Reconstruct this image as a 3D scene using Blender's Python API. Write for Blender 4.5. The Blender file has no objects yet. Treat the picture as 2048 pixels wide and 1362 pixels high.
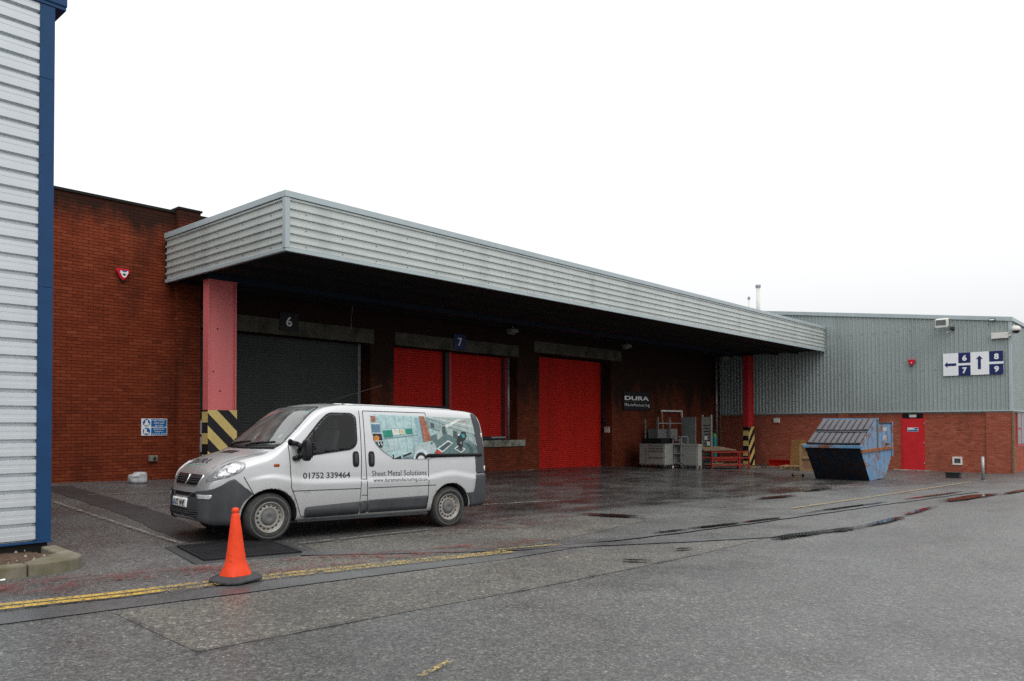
import bpy, bmesh, math, random
import numpy as np
from mathutils import Vector, Matrix
from mathutils.bvhtree import BVHTree

random.seed(7)
S = bpy.context.scene
COL = S.collection
R = math.radians

# ------------------------------------------------------------------ camera
cam_d = bpy.data.cameras.new('camera')
cam = bpy.data.objects.new('camera', cam_d)
COL.objects.link(cam)
S.camera = cam
EYE = 1.72
yaw, pit, rol = R(48.332), R(1.022), R(-0.129)
fwd = Vector((math.sin(yaw) * math.cos(pit), math.cos(yaw) * math.cos(pit), math.sin(pit)))
rt0 = Vector((math.cos(yaw), -math.sin(yaw), 0))
up0 = rt0.cross(fwd)
rt = rt0 * math.cos(rol) + up0 * math.sin(rol)
up = up0 * math.cos(rol) - rt0 * math.sin(rol)
m = Matrix.Identity(4)
for i, c in enumerate((rt, up, -fwd)):
    m[0][i], m[1][i], m[2][i] = c
m[2][3] = EYE
cam.matrix_world = m
cam_d.sensor_width = 36
cam_d.lens = 36 * 1560 / 2048
cam_d.shift_y = 140.9 / 2048
cam_d.clip_start = 0.05
cam_d.clip_end = 3000

# ------------------------------------------------------------------ world, sun, exposure (bright overcast)
SUN_EL, SUN_AZ = 56, 205
w = bpy.data.worlds.new('World')
S.world = w
w.cycles.sampling_method = 'AUTOMATIC'
w.use_nodes = True
nt = w.node_tree
nt.nodes.clear()
out = nt.nodes.new('ShaderNodeOutputWorld')
sky = nt.nodes.new('ShaderNodeTexSky')
sky.sky_type = 'NISHITA'
sky.sun_disc = False
sky.sun_elevation = R(SUN_EL)
sky.sun_rotation = R(SUN_AZ)
sky.dust_density = 6.0
sky.air_density = 1.0
b1 = nt.nodes.new('ShaderNodeBackground')
hs = nt.nodes.new('ShaderNodeHueSaturation')
hs.inputs['Saturation'].default_value = 0.25
nt.links.new(sky.outputs[0], hs.inputs['Color'])
nt.links.new(hs.outputs[0], b1.inputs[0])
b1.inputs[1].default_value = 0.05
# cloud layer: even white overcast, a little dimmer low down
tc = nt.nodes.new('ShaderNodeTexCoord')
sx = nt.nodes.new('ShaderNodeSeparateXYZ')
nt.links.new(tc.outputs['Generated'], sx.inputs[0])
rp = nt.nodes.new('ShaderNodeValToRGB')
nt.links.new(sx.outputs['Z'], rp.inputs[0])
e = rp.color_ramp.elements
e[0].position = 0.0; e[0].color = (0.44, 0.452, 0.462, 1)
e[1].position = 1.0; e[1].color = (1.0, 1.0, 1.0, 1)
n = e.new(0.10); n.color = (0.50, 0.508, 0.516, 1)
n = e.new(0.32); n.color = (0.70, 0.705, 0.71, 1)
b2 = nt.nodes.new('ShaderNodeBackground')
b2.inputs[1].default_value = 1.5
nt.links.new(rp.outputs[0], b2.inputs[0])
ad = nt.nodes.new('ShaderNodeAddShader')
nt.links.new(b1.outputs[0], ad.inputs[0])
nt.links.new(b2.outputs[0], ad.inputs[1])
nt.links.new(ad.outputs[0], out.inputs[0])

sl = bpy.data.lights.new('sun', 'SUN')
sl.energy = 0.6
sl.angle = R(40)
sl.color = (1.0, 0.97, 0.93)
sun = bpy.data.objects.new('sun', sl)
COL.objects.link(sun)
az, el = R(SUN_AZ), R(SUN_EL)
sd = Vector((math.sin(az) * math.cos(el), math.cos(az) * math.cos(el), math.sin(el)))
sun.rotation_euler = sd.to_track_quat('Z', 'Y').to_euler()

S.view_settings.view_transform = 'Standard'
S.view_settings.look = 'None'
S.view_settings.gamma = 1
S.view_settings.use_curve_mapping = False
S.view_settings.exposure = 0.0
S.render.engine = 'CYCLES'
S.cycles.use_denoising = False
S.cycles.use_adaptive_sampling = False
S.cycles.max_bounces = 8


# ------------------------------------------------------------------ helpers
def tag(o, label=None, cat=None, group=None, kind=None):
    if label: o['label'] = label
    if cat: o['category'] = cat
    if group: o['group'] = group
    if kind: o['kind'] = kind
    return o


def thing(name, loc, label, cat, group=None, rot=(0, 0, 0)):
    o = bpy.data.objects.new(name, None)
    o.empty_display_size = 0.2
    COL.objects.link(o)
    o.location = loc
    o.rotation_euler = rot
    return tag(o, label, cat, group)


def origin_of(p):
    while p is not None and p.parent is not None:
        p = p.parent
    return Vector(p.location) if p is not None else Vector((0, 0, 0))


class MB:
    """collects faces with material slots and makes one mesh object"""
    def __init__(self):
        self.v, self.f, self.mi, self.sm, self.tint = [], [], [], [], []

    def add(self, vs, fs, mi=0, smooth=False, tint=0.5):
        b = len(self.v)
        self.v += [tuple(p) for p in vs]
        for f in fs:
            self.f.append([b + i for i in f])
            self.mi.append(mi); self.sm.append(smooth); self.tint.append(tint)
        return self

    def box(self, x0, x1, y0, y1, z0, z1, mi=0, tint=0.5):
        if x0 > x1: x0, x1 = x1, x0
        if y0 > y1: y0, y1 = y1, y0
        if z0 > z1: z0, z1 = z1, z0
        v = [(x0, y0, z0), (x1, y0, z0), (x1, y1, z0), (x0, y1, z0), (x0, y0, z1), (x1, y0, z1), (x1, y1, z1), (x0, y1, z1)]
        return self.add(v, [(0, 3, 2, 1), (4, 5, 6, 7), (0, 1, 5, 4), (1, 2, 6, 5), (2, 3, 7, 6), (3, 0, 4, 7)], mi, False, tint)

    def quad(self, a, b, c, d, mi=0):
        return self.add([a, b, c, d], [(0, 1, 2, 3)], mi)

    def bar(self, p0, p1, w=0.04, h=0.04, mi=0):
        p0, p1 = Vector(p0), Vector(p1)
        d = (p1 - p0).normalized()
        u = Vector((0, 0, 1)) if abs(d.z) < 0.95 else Vector((1, 0, 0))
        a = d.cross(u).normalized() * w / 2
        b = a.cross(d).normalized() * h / 2
        v = [p0 - a - b, p0 + a - b, p0 + a + b, p0 - a + b, p1 - a - b, p1 + a - b, p1 + a + b, p1 - a + b]
        return self.add(v, [(0, 3, 2, 1), (4, 5, 6, 7), (0, 1, 5, 4), (1, 2, 6, 5), (2, 3, 7, 6), (3, 0, 4, 7)], mi)

    def cyl(self, p0, p1, r0, r1=None, n=16, mi=0, caps=True):
        r1 = r0 if r1 is None else r1
        p0, p1 = Vector(p0), Vector(p1)
        d = (p1 - p0).normalized()
        u = Vector((0, 0, 1)) if abs(d.z) < 0.9 else Vector((1, 0, 0))
        a = d.cross(u).normalized(); b = a.cross(d)
        v = []
        for p, r in ((p0, r0), (p1, r1)):
            for i in range(n):
                t = 2 * math.pi * i / n
                v.append(p + a * math.cos(t) * r + b * math.sin(t) * r)
        self.add(v, [(i, n + i, n + (i + 1) % n, (i + 1) % n) for i in range(n)], mi, True)
        if caps:
            self.add(v[:n], [tuple(range(n))], mi)
            self.add(v[n:], [tuple(range(n - 1, -1, -1))], mi)
        return self

    def tube(self, pts, r, n=8, mi=0):
        for a, b in zip(pts[:-1], pts[1:]):
            self.cyl(a, b, r, r, n, mi)
        return self

    def lathe(self, prof, c=(0, 0, 0), axis='Z', n=32, mi=0, smooth=True):
        """prof: (r, h) list along axis"""
        c = Vector(c)
        v = []
        for r, h in prof:
            for i in range(n):
                t = 2 * math.pi * i / n
                x, y = math.cos(t) * r, math.sin(t) * r
                if axis == 'Z': v.append(c + Vector((x, y, h)))
                elif axis == 'Y': v.append(c + Vector((x, h, y)))
                else: v.append(c + Vector((h, x, y)))
        f = []
        for j in range(len(prof) - 1):
            for i in range(n):
                f.append((j * n + i, j * n + (i + 1) % n, (j + 1) * n + (i + 1) % n, (j + 1) * n + i))
        return self.add(v, f, mi, smooth)

    def prism(self, poly, fn, d0, d1, mi=0):
        """poly 2D, fn(a,b,d)->3D, extruded between d0 and d1"""
        n = len(poly)
        v = [fn(a, b, d0) for a, b in poly] + [fn(a, b, d1) for a, b in poly]
        self.add(v, [tuple(range(n)), tuple(range(2 * n - 1, n - 1, -1))] + [(i, i + n, (i + 1) % n + n, (i + 1) % n) for i in range(n)], mi)
        return self

    def build(self, name, mats, parent=None, local=False, bevel=0, autosm=False):
        if not isinstance(mats, (list, tuple)): mats = [mats]
        o0 = Vector((0, 0, 0)) if local else origin_of(parent)
        me = bpy.data.meshes.new(name)
        me.from_pydata([(p[0] - o0.x, p[1] - o0.y, p[2] - o0.z) for p in self.v], [], self.f)
        for mt in mats: me.materials.append(mt)
        me.polygons.foreach_set('material_index', self.mi)
        me.polygons.foreach_set('use_smooth', self.sm)
        at = me.attributes.new('tint', 'FLOAT', 'FACE')
        at.data.foreach_set('value', self.tint)
        bm = bmesh.new(); bm.from_mesh(me)
        bmesh.ops.remove_doubles(bm, verts=bm.verts, dist=1e-5)
        bmesh.ops.recalc_face_normals(bm, faces=bm.faces)
        bm.to_mesh(me); bm.free()
        me.update()
        o = bpy.data.objects.new(name, me)
        COL.objects.link(o)
        if parent is not None: o.parent = parent
        if bevel:
            md = o.modifiers.new('bevel', 'BEVEL')
            md.width = bevel; md.segments = 2; md.limit_method = 'ANGLE'; md.angle_limit = R(40)
        return o


# ------------------------------------------------------------------ materials
def mat(name, col, rough=0.6, metal=0.0, spec=0.22, var=0.12, vscale=3.0, bump=0.0, bscale=60.0, coat=0.0, dirt=None, dscale=1.2, dthr=(0.5, 0.75), rvar=0.1, streak=None):
    """Principled with noise-varied colour and roughness, optional grime of its own colour and vertical streaks"""
    m = bpy.data.materials.new(name)
    m.use_nodes = True
    N, L = m.node_tree.nodes, m.node_tree.links
    p = N['Principled BSDF']
    tc = N.new('ShaderNodeTexCoord')
    no = N.new('ShaderNodeTexNoise'); no.inputs['Scale'].default_value = vscale; no.inputs['Detail'].default_value = 6
    L.new(tc.outputs['Object'], no.inputs['Vector'])
    hi = [min(1, c * (1 + var)) for c in col]; lo = [c * (1 - var) for c in col]
    mx = N.new('ShaderNodeMix'); mx.data_type = 'RGBA'
    mx.inputs['A'].default_value = (*lo, 1); mx.inputs['B'].default_value = (*hi, 1)
    mr = N.new('ShaderNodeMapRange'); mr.inputs[1].default_value = 0.3; mr.inputs[2].default_value = 0.7
    L.new(no.outputs[0], mr.inputs[0]); L.new(mr.outputs[0], mx.inputs['Factor'])
    cout = mx.outputs['Result']
    if dirt is not None:
        n2 = N.new('ShaderNodeTexNoise'); n2.inputs['Scale'].default_value = dscale; n2.inputs['Detail'].default_value = 8; n2.inputs['Roughness'].default_value = 0.65
        L.new(tc.outputs['Object'], n2.inputs['Vector'])
        r2 = N.new('ShaderNodeMapRange'); r2.inputs[1].default_value = dthr[0]; r2.inputs[2].default_value = dthr[1]
        L.new(n2.outputs[0], r2.inputs[0])
        m2 = N.new('ShaderNodeMix'); m2.data_type = 'RGBA'; m2.inputs['B'].default_value = (*dirt, 1)
        L.new(cout, m2.inputs['A']); L.new(r2.outputs[0], m2.inputs['Factor'])
        cout = m2.outputs['Result']
    if streak is not None:
        sc, colr, amt = streak
        mp = N.new('ShaderNodeMapping'); mp.inputs['Scale'].default_value = sc
        L.new(tc.outputs['Object'], mp.inputs['Vector'])
        n3 = N.new('ShaderNodeTexNoise'); n3.inputs['Scale'].default_value = 1.0; n3.inputs['Detail'].default_value = 5
        L.new(mp.outputs[0], n3.inputs['Vector'])
        r3 = N.new('ShaderNodeMapRange'); r3.inputs[1].default_value = 0.52; r3.inputs[2].default_value = 0.75; r3.inputs[4].default_value = amt
        L.new(n3.outputs[0], r3.inputs[0])
        m3 = N.new('ShaderNodeMix'); m3.data_type = 'RGBA'; m3.inputs['B'].default_value = (*colr, 1)
        L.new(cout, m3.inputs['A']); L.new(r3.outputs[0], m3.inputs['Factor'])
        cout = m3.outputs['Result']
    L.new(cout, p.inputs['Base Color'])
    rr = N.new('ShaderNodeMapRange'); rr.inputs[3].default_value = max(0.02, rough - rvar); rr.inputs[4].default_value = min(1, rough + rvar)
    L.new(no.outputs[0], rr.inputs[0]); L.new(rr.outputs[0], p.inputs['Roughness'])
    p.inputs['Metallic'].default_value = metal
    p.inputs['Specular IOR Level'].default_value = spec
    if coat:
        p.inputs['Coat Weight'].default_value = coat; p.inputs['Coat Roughness'].default_value = 0.06
    if bump:
        nb = N.new('ShaderNodeTexNoise'); nb.inputs['Scale'].default_value = bscale; nb.inputs['Detail'].default_value = 4
        L.new(tc.outputs['Object'], nb.inputs['Vector'])
        bp = N.new('ShaderNodeBump'); bp.inputs['Strength'].default_value = bump; bp.inputs['Distance'].default_value = 0.01
        L.new(nb.outputs[0], bp.inputs['Height']); L.new(bp.outputs[0], p.inputs['Normal'])
    return m


def brick_mat(name, c0, c1, c2, soot_shade=0.55, zlo=6.2, zhi=7.05, zadd=0.44):
    m = bpy.data.materials.new(name); m.use_nodes = True
    N, L = m.node_tree.nodes, m.node_tree.links
    p = N['Principled BSDF']
    at = N.new('ShaderNodeAttribute'); at.attribute_name = 'tint'
    rp = N.new('ShaderNodeValToRGB')
    e = rp.color_ramp.elements
    e[0].color = (*c0, 1); e[1].color = (*c2, 1)
    k = e.new(0.5); k.color = (*c1, 1)
    L.new(at.outputs['Fac'], rp.inputs[0])
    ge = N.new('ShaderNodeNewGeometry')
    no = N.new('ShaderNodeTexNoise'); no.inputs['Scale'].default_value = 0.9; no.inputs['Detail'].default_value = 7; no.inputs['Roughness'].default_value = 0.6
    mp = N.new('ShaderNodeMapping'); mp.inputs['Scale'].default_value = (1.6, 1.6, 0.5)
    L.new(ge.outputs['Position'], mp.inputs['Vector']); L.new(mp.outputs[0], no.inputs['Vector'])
    # soot: a patchy film of its own, thicker under the coping; also paints shade under the canopy
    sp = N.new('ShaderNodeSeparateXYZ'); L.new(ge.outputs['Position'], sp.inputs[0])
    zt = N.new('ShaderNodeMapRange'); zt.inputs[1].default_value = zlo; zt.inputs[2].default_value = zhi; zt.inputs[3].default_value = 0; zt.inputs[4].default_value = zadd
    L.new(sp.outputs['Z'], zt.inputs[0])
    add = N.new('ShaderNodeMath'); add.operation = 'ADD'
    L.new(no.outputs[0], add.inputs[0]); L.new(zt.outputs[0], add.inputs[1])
    th = N.new('ShaderNodeMapRange'); th.inputs[1].default_value = 0.50; th.inputs[2].default_value = 0.82; th.inputs[4].default_value = soot_shade
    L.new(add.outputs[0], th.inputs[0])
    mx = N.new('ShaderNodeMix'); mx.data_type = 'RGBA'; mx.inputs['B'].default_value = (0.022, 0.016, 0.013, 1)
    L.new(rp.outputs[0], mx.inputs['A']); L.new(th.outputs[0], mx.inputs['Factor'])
    # fine mottling
    n2 = N.new('ShaderNodeTexNoise'); n2.inputs['Scale'].default_value = 45; n2.inputs['Detail'].default_value = 4
    L.new(ge.outputs['Position'], n2.inputs['Vector'])
    m2 = N.new('ShaderNodeMix'); m2.data_type = 'RGBA'; m2.blend_type = 'MULTIPLY'; m2.inputs['Factor'].default_value = 0.5
    L.new(mx.outputs['Result'], m2.inputs['A']); L.new(n2.outputs[0], m2.inputs['B'])
    g2 = N.new('ShaderNodeBrightContrast'); g2.inputs['Bright'].default_value = 0.0
    L.new(m2.outputs['Result'], g2.inputs['Color'])
    L.new(g2.outputs[0], p.inputs['Base Color'])
    p.inputs['Roughness'].default_value = 0.85
    p.inputs['Specular IOR Level'].default_value = 0.08
    bp = N.new('ShaderNodeBump'); bp.inputs['Strength'].default_value = 0.4; bp.inputs['Distance'].default_value = 0.004
    L.new(n2.outputs[0], bp.inputs['Height']); L.new(bp.outputs[0], p.inputs['Normal'])
    return m


def asphalt(name, dark, mid, light, chip=75.0, rough=(0.30, 0.62), bias=0.5, bump=0.6, big=0.35, grain=0.34):
    m = bpy.data.materials.new(name); m.use_nodes = True
    N, L = m.node_tree.nodes, m.node_tree.links
    p = N['Principled BSDF']
    ge = N.new('ShaderNodeNewGeometry')
    vo = N.new('ShaderNodeTexVoronoi'); vo.inputs['Scale'].default_value = chip
    L.new(ge.outputs['Position'], vo.inputs['Vector'])
    sep = N.new('ShaderNodeSeparateColor'); L.new(vo.outputs['Color'], sep.inputs[0])
    rp = N.new('ShaderNodeValToRGB'); rp.color_ramp.interpolation = 'LINEAR'
    e = rp.color_ramp.elements
    e[0].color = (*dark, 1); e[1].color = (*light, 1); e[1].position = 0.97
    k = e.new(bias); k.color = (*mid, 1)
    k = e.new(0.86); k.color = tuple(0.6 * a + 0.4 * b for a, b in zip(mid, light)) + (1,)
    # second, coarser chips
    v2 = N.new('ShaderNodeTexVoronoi'); v2.inputs['Scale'].default_value = chip * 0.47
    L.new(ge.outputs['Position'], v2.inputs['Vector'])
    s2 = N.new('ShaderNodeSeparateColor'); L.new(v2.outputs['Color'], s2.inputs[0])
    av = N.new('ShaderNodeMath'); av.operation = 'MULTIPLY_ADD'; av.inputs[1].default_value = 0.65
    h = N.new('ShaderNodeMath'); h.operation = 'MULTIPLY'; h.inputs[1].default_value = 0.35
    L.new(s2.outputs[1], h.inputs[0])
    L.new(sep.outputs[0], av.inputs[0]); L.new(h.outputs[0], av.inputs[2])
    L.new(av.outputs[0], rp.inputs[0])
    # broad stains
    no = N.new('ShaderNodeTexNoise'); no.inputs['Scale'].default_value = big; no.inputs['Detail'].default_value = 9; no.inputs['Roughness'].default_value = 0.62
    L.new(ge.outputs['Position'], no.inputs['Vector'])
    mr = N.new('ShaderNodeMapRange'); mr.inputs[1].default_value = 0.3; mr.inputs[2].default_value = 0.72; mr.inputs[3].default_value = 0.62; mr.inputs[4].default_value = 1.2
    L.new(no.outputs[0], mr.inputs[0])
    mu = N.new('ShaderNodeMix'); mu.data_type = 'RGBA'; mu.blend_type = 'MULTIPLY'; mu.inputs['Factor'].default_value = 1
    L.new(rp.outputs[0], mu.inputs['A'])
    cb = N.new('ShaderNodeCombineColor')
    ng = N.new('ShaderNodeTexNoise'); ng.inputs['Scale'].default_value = 26; ng.inputs['Detail'].default_value = 5; ng.inputs['Roughness'].default_value = 0.8
    L.new(ge.outputs['Position'], ng.inputs['Vector'])
    gr = N.new('ShaderNodeMapRange'); gr.inputs[1].default_value = 0.3; gr.inputs[2].default_value = 0.7; gr.inputs[3].default_value = 1 - grain; gr.inputs[4].default_value = 1 + grain
    L.new(ng.outputs[0], gr.inputs[0])
    gm_ = N.new('ShaderNodeMath'); gm_.operation = 'MULTIPLY'
    L.new(mr.outputs[0], gm_.inputs[0]); L.new(gr.outputs[0], gm_.inputs[1])
    for i in range(3): L.new(gm_.outputs[0], cb.inputs[i])
    L.new(cb.outputs[0], mu.inputs['B'])
    L.new(mu.outputs['Result'], p.inputs['Base Color'])
    # wet sheen comes and goes
    n3 = N.new('ShaderNodeTexNoise'); n3.inputs['Scale'].default_value = 0.8; n3.inputs['Detail'].default_value = 8; n3.inputs['Roughness'].default_value = 0.7
    L.new(ge.outputs['Position'], n3.inputs['Vector'])
    r3 = N.new('ShaderNodeMapRange'); r3.inputs[1].default_value = 0.38; r3.inputs[2].default_value = 0.62; r3.inputs[3].default_value = rough[0]; r3.inputs[4].default_value = rough[1]
    L.new(n3.outputs[0], r3.inputs[0]); L.new(r3.outputs[0], p.inputs['Roughness'])
    bp = N.new('ShaderNodeBump'); bp.inputs['Strength'].default_value = bump; bp.inputs['Distance'].default_value = 0.006
    L.new(av.outputs[0], bp.inputs['Height']); L.new(bp.outputs[0], p.inputs['Normal'])
    return m


def worn(name, col, thr=(0.46, 0.6), scale=9.0, rough=0.5, stretch=(1, 1, 1), chip=70.0, cw=0.22):
    """road paint worn through to the stone by noise and chips"""
    m = bpy.data.materials.new(name); m.use_nodes = True
    N, L = m.node_tree.nodes, m.node_tree.links
    p = N['Principled BSDF']
    p.inputs['Roughness'].default_value = rough
    ge = N.new('ShaderNodeNewGeometry')
    mp = N.new('ShaderNodeMapping'); mp.inputs['Scale'].default_value = stretch
    L.new(ge.outputs['Position'], mp.inputs['Vector'])
    no = N.new('ShaderNodeTexNoise'); no.inputs['Scale'].default_value = scale; no.inputs['Detail'].default_value = 9; no.inputs['Roughness'].default_value = 0.75
    L.new(mp.outputs[0], no.inputs['Vector'])
    vo = N.new('ShaderNodeTexVoronoi'); vo.inputs['Scale'].default_value = chip
    L.new(ge.outputs['Position'], vo.inputs['Vector'])
    se = N.new('ShaderNodeSeparateColor'); L.new(vo.outputs['Color'], se.inputs[0])
    ma = N.new('ShaderNodeMath'); ma.operation = 'MULTIPLY_ADD'; ma.inputs[1].default_value = cw
    L.new(se.outputs[0], ma.inputs[0]); L.new(no.outputs[0], ma.inputs[2])
    mr = N.new('ShaderNodeMapRange'); mr.inputs[1].default_value = thr[0] + cw / 2; mr.inputs[2].default_value = thr[1] + cw / 2
    L.new(ma.outputs[0], mr.inputs[0])
    v = N.new('ShaderNodeMix'); v.data_type = 'RGBA'
    v.inputs['A'].default_value = (*[c * 0.55 for c in col], 1); v.inputs['B'].default_value = (*col, 1)
    L.new(se.outputs[1], v.inputs['Factor']); L.new(v.outputs['Result'], p.inputs['Base Color'])
    tr = N.new('ShaderNodeBsdfTransparent')
    ms = N.new('ShaderNodeMixShader')
    L.new(mr.outputs[0], ms.inputs[0]); L.new(tr.outputs[0], ms.inputs[1]); L.new(p.outputs[0], ms.inputs[2])
    L.new(ms.outputs[0], N['Material Output'].inputs[0])
    return m


def water_mat():
    m = bpy.data.materials.new('puddle_water'); m.use_nodes = True
    N, L = m.node_tree.nodes, m.node_tree.links
    p = N['Principled BSDF']
    p.inputs['Base Color'].default_value = (0.016, 0.016, 0.016, 1)
    p.inputs['Roughness'].default_value = 0.03
    p.inputs['IOR'].default_value = 1.33
    p.inputs['Specular IOR Level'].default_value = 0.5
    return m


M = {}
M['brick'] = brick_mat('red_brick', (0.155, 0.031, 0.014), (0.23, 0.046, 0.020), (0.30, 0.072, 0.032), soot_shade=0.9)
M['brick_shade'] = brick_mat('sooty_shaded_brick', (0.12, 0.028, 0.014), (0.185, 0.042, 0.02), (0.24, 0.07, 0.035), soot_shade=0.96, zlo=1.8, zhi=4.3, zadd=0.46)  # canopy shade painted into the brick along with soot, darker with height
M['brick_r'] = brick_mat('orange_brick', (0.30, 0.075, 0.045), (0.42, 0.115, 0.07), (0.50, 0.17, 0.11), soot_shade=0.6)
M['mortar'] = mat('dark_mortar', (0.055, 0.016, 0.009), 0.9, var=0.3, vscale=6)
M['mortar_r'] = mat('pale_mortar', (0.34, 0.19, 0.14), 0.9, var=0.35, vscale=4)
M['silver'] = mat('silver_cladding', (0.53, 0.57, 0.595), 0.36, 0.3, spec=0.4, var=0.04, vscale=1.5, streak=((6, 6, 0.4), (0.45, 0.48, 0.49), 0.35))
M['fascia'] = mat('grey_green_cladding', (0.47, 0.51, 0.49), 0.42, 0.15, spec=0.4, var=0.06, vscale=1.2, streak=((1.3, 1.3, 0.05), (0.31, 0.35, 0.335), 0.7))
M['cap'] = mat('blue_grey_capping', (0.36, 0.42, 0.44), 0.42, 0.15, spec=0.4, var=0.07, vscale=1.0, streak=((5, 5, 0.4), (0.5, 0.55, 0.55), 0.3))
M['rclad'] = mat('weathered_grey_cladding', (0.28, 0.325, 0.32), 0.5, 0.1, spec=0.3, var=0.07, vscale=0.5, streak=((1.5, 1.5, 0.1), (0.19, 0.22, 0.22), 0.45))
M['blue'] = mat('dark_blue_trim', (0.009, 0.046, 0.125), 0.42, var=0.1)
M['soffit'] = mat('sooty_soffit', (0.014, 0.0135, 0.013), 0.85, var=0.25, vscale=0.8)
M['bluebeam'] = mat('blue_steel_beam', (0.006, 0.014, 0.03), 0.6, var=0.2)
M['pinkcol'] = mat('faded_red_paint', (0.62, 0.145, 0.145), 0.38, spec=0.38, var=0.05, vscale=0.6, streak=((5, 5, 0.4), (0.56, 0.13, 0.13), 0.4))
M['redcol'] = mat('red_steel_paint', (0.36, 0.02, 0.025), 0.42, var=0.12, vscale=1.5)
M['yellow'] = mat('hazard_yellow', (0.56, 0.43, 0.16), 0.5, var=0.08, dirt=(0.25, 0.2, 0.1), dscale=4, dthr=(0.6, 0.8))
M['black'] = mat('hazard_black', (0.012, 0.012, 0.016), 0.45, var=0.3)
M['concrete'] = mat('stained_concrete', (0.26, 0.245, 0.21), 0.85, var=0.25, vscale=3, bump=0.3, dirt=(0.06, 0.06, 0.045), dscale=2.5, dthr=(0.48, 0.68), streak=((4, 4, 0.3), (0.07, 0.08, 0.055), 0.8))
M['lintel'] = mat('dark_streaked_concrete', (0.085, 0.077, 0.06), 0.85, var=0.25, vscale=3, dirt=(0.03, 0.032, 0.022), dscale=2.0, dthr=(0.45, 0.65), streak=((4, 4, 0.3), (0.04, 0.045, 0.03), 0.85))  # near-black concrete with darker blotches and vertical streaks
M['kerb'] = mat('kerb_concrete', (0.175, 0.155, 0.12), 0.85, var=0.2, vscale=5, bump=0.4, dirt=(0.10, 0.095, 0.05), dscale=3, dthr=(0.45, 0.7))
M['greyshut'] = mat('grey_shutter', (0.055, 0.060, 0.060), 0.65, spec=0.1, var=0.1, vscale=1.2)
M['redshut'] = mat('red_shutter', (0.42, 0.008, 0.002), 0.62, spec=0.25, var=0.10, vscale=1.0, streak=((3, 3, 0.3), (0.24, 0.006, 0.003), 0.5))
M['reddoor'] = mat('red_door_paint', (0.50, 0.02, 0.025), 0.42, var=0.07)
M['galv'] = mat('galvanised_steel', (0.28, 0.29, 0.30), 0.42, 0.5, var=0.12)
M['steelgrey'] = mat('grey_cabinet_paint', (0.22, 0.225, 0.205), 0.5, var=0.07)
M['steeldark'] = mat('dark_grey_panel', (0.14, 0.15, 0.15), 0.5, var=0.1)
M['white'] = mat('white_paint', (0.76, 0.76, 0.74), 0.5, var=0.04)
M['offwhite'] = mat('grubby_white', (0.62, 0.61, 0.58), 0.55, var=0.08, dirt=(0.4, 0.38, 0.33), dscale=6)
M['dark'] = mat('dark_plastic', (0.02, 0.02, 0.022), 0.5, var=0.2)
M['void'] = mat('dark_interior', (0.006, 0.006, 0.006), 0.9, var=0.3)
M['navy'] = mat('navy_print', (0.012, 0.022, 0.10), 0.4, var=0.05)
M['signblue'] = mat('sign_blue', (0.008, 0.12, 0.34), 0.4, var=0.05)
M['signwhite'] = mat('sign_white', (0.72, 0.74, 0.76), 0.4, var=0.03)
M['print_white'] = mat('print_white', (0.75, 0.75, 0.75), 0.4, var=0.02)
M['print_grey'] = mat('print_grey', (0.72, 0.72, 0.72), 0.5, var=0.05)
M['alarmred'] = mat('alarm_red', (0.50, 0.008, 0.025), 0.35, var=0.05)
M['wood'] = mat('pale_pallet_wood', (0.32, 0.21, 0.11), 0.75, var=0.2, vscale=8)
M['woodold'] = mat('old_timber', (0.17, 0.12, 0.075), 0.8, var=0.3, vscale=6)
M['osb'] = mat('chipboard', (0.20, 0.105, 0.035), 0.75, var=0.25, vscale=7)
M['card'] = mat('brown_card', (0.26, 0.15, 0.085), 0.8, var=0.1)
M['redframe'] = mat('red_frame_paint', (0.22, 0.016, 0.010), 0.5, var=0.2, dirt=(0.09, 0.03, 0.02), dscale=9)
M['glass'] = mat('dark_glass', (0.012, 0.016, 0.017), 0.05, spec=0.6, var=0.3, rvar=0.02)
M['skipblue'] = mat('skip_blue', (0.105, 0.23, 0.38), 0.5, var=0.15, vscale=2, dirt=(0.16, 0.065, 0.03), dscale=2.4, dthr=(0.50, 0.62), bump=0.2, bscale=12, streak=((4, 4, 0.6), (0.24, 0.22, 0.21), 0.8))
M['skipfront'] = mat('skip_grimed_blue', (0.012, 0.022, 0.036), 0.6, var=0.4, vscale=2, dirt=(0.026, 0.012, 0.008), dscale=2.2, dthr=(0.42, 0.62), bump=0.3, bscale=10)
M['skiplabel'] = mat('rusty_label', (0.34, 0.42, 0.47), 0.6, var=0.2, vscale=6, dirt=(0.22, 0.09, 0.04), dscale=5, dthr=(0.42, 0.6))
M['rust'] = mat('rusty_steel', (0.22, 0.085, 0.035), 0.75, var=0.4, vscale=9)
M['lid'] = mat('grey_plastic_lid', (0.075, 0.075, 0.085), 0.36, var=0.15, vscale=4)
M['cone'] = mat('orange_cone', (0.74, 0.055, 0.014), 0.45, var=0.08, vscale=6, dirt=(0.30, 0.035, 0.015), dscale=16, dthr=(0.58, 0.72), bump=0.3, bscale=14, streak=((30, 30, 4), (0.50, 0.06, 0.02), 0.6))
M['rubber'] = mat('black_rubber', (0.035, 0.036, 0.04), 0.42, var=0.25, vscale=10)
M['cylteal'] = mat('teal_cylinder', (0.015, 0.16, 0.17), 0.4, var=0.08)
M['cylgrey'] = mat('olive_grey_cylinder', (0.13, 0.13, 0.11), 0.5, var=0.1)
M['cylgreen'] = mat('green_shoulder', (0.07, 0.20, 0.04), 0.4, var=0.1)
M['soil'] = mat('bare_soil', (0.085, 0.055, 0.038), 0.95, var=0.4, vscale=18, bump=1.0, bscale=40)
M['water'] = water_mat()
M['iron'] = mat('black_iron', (0.018, 0.018, 0.02), 0.6, var=0.3)
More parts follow.
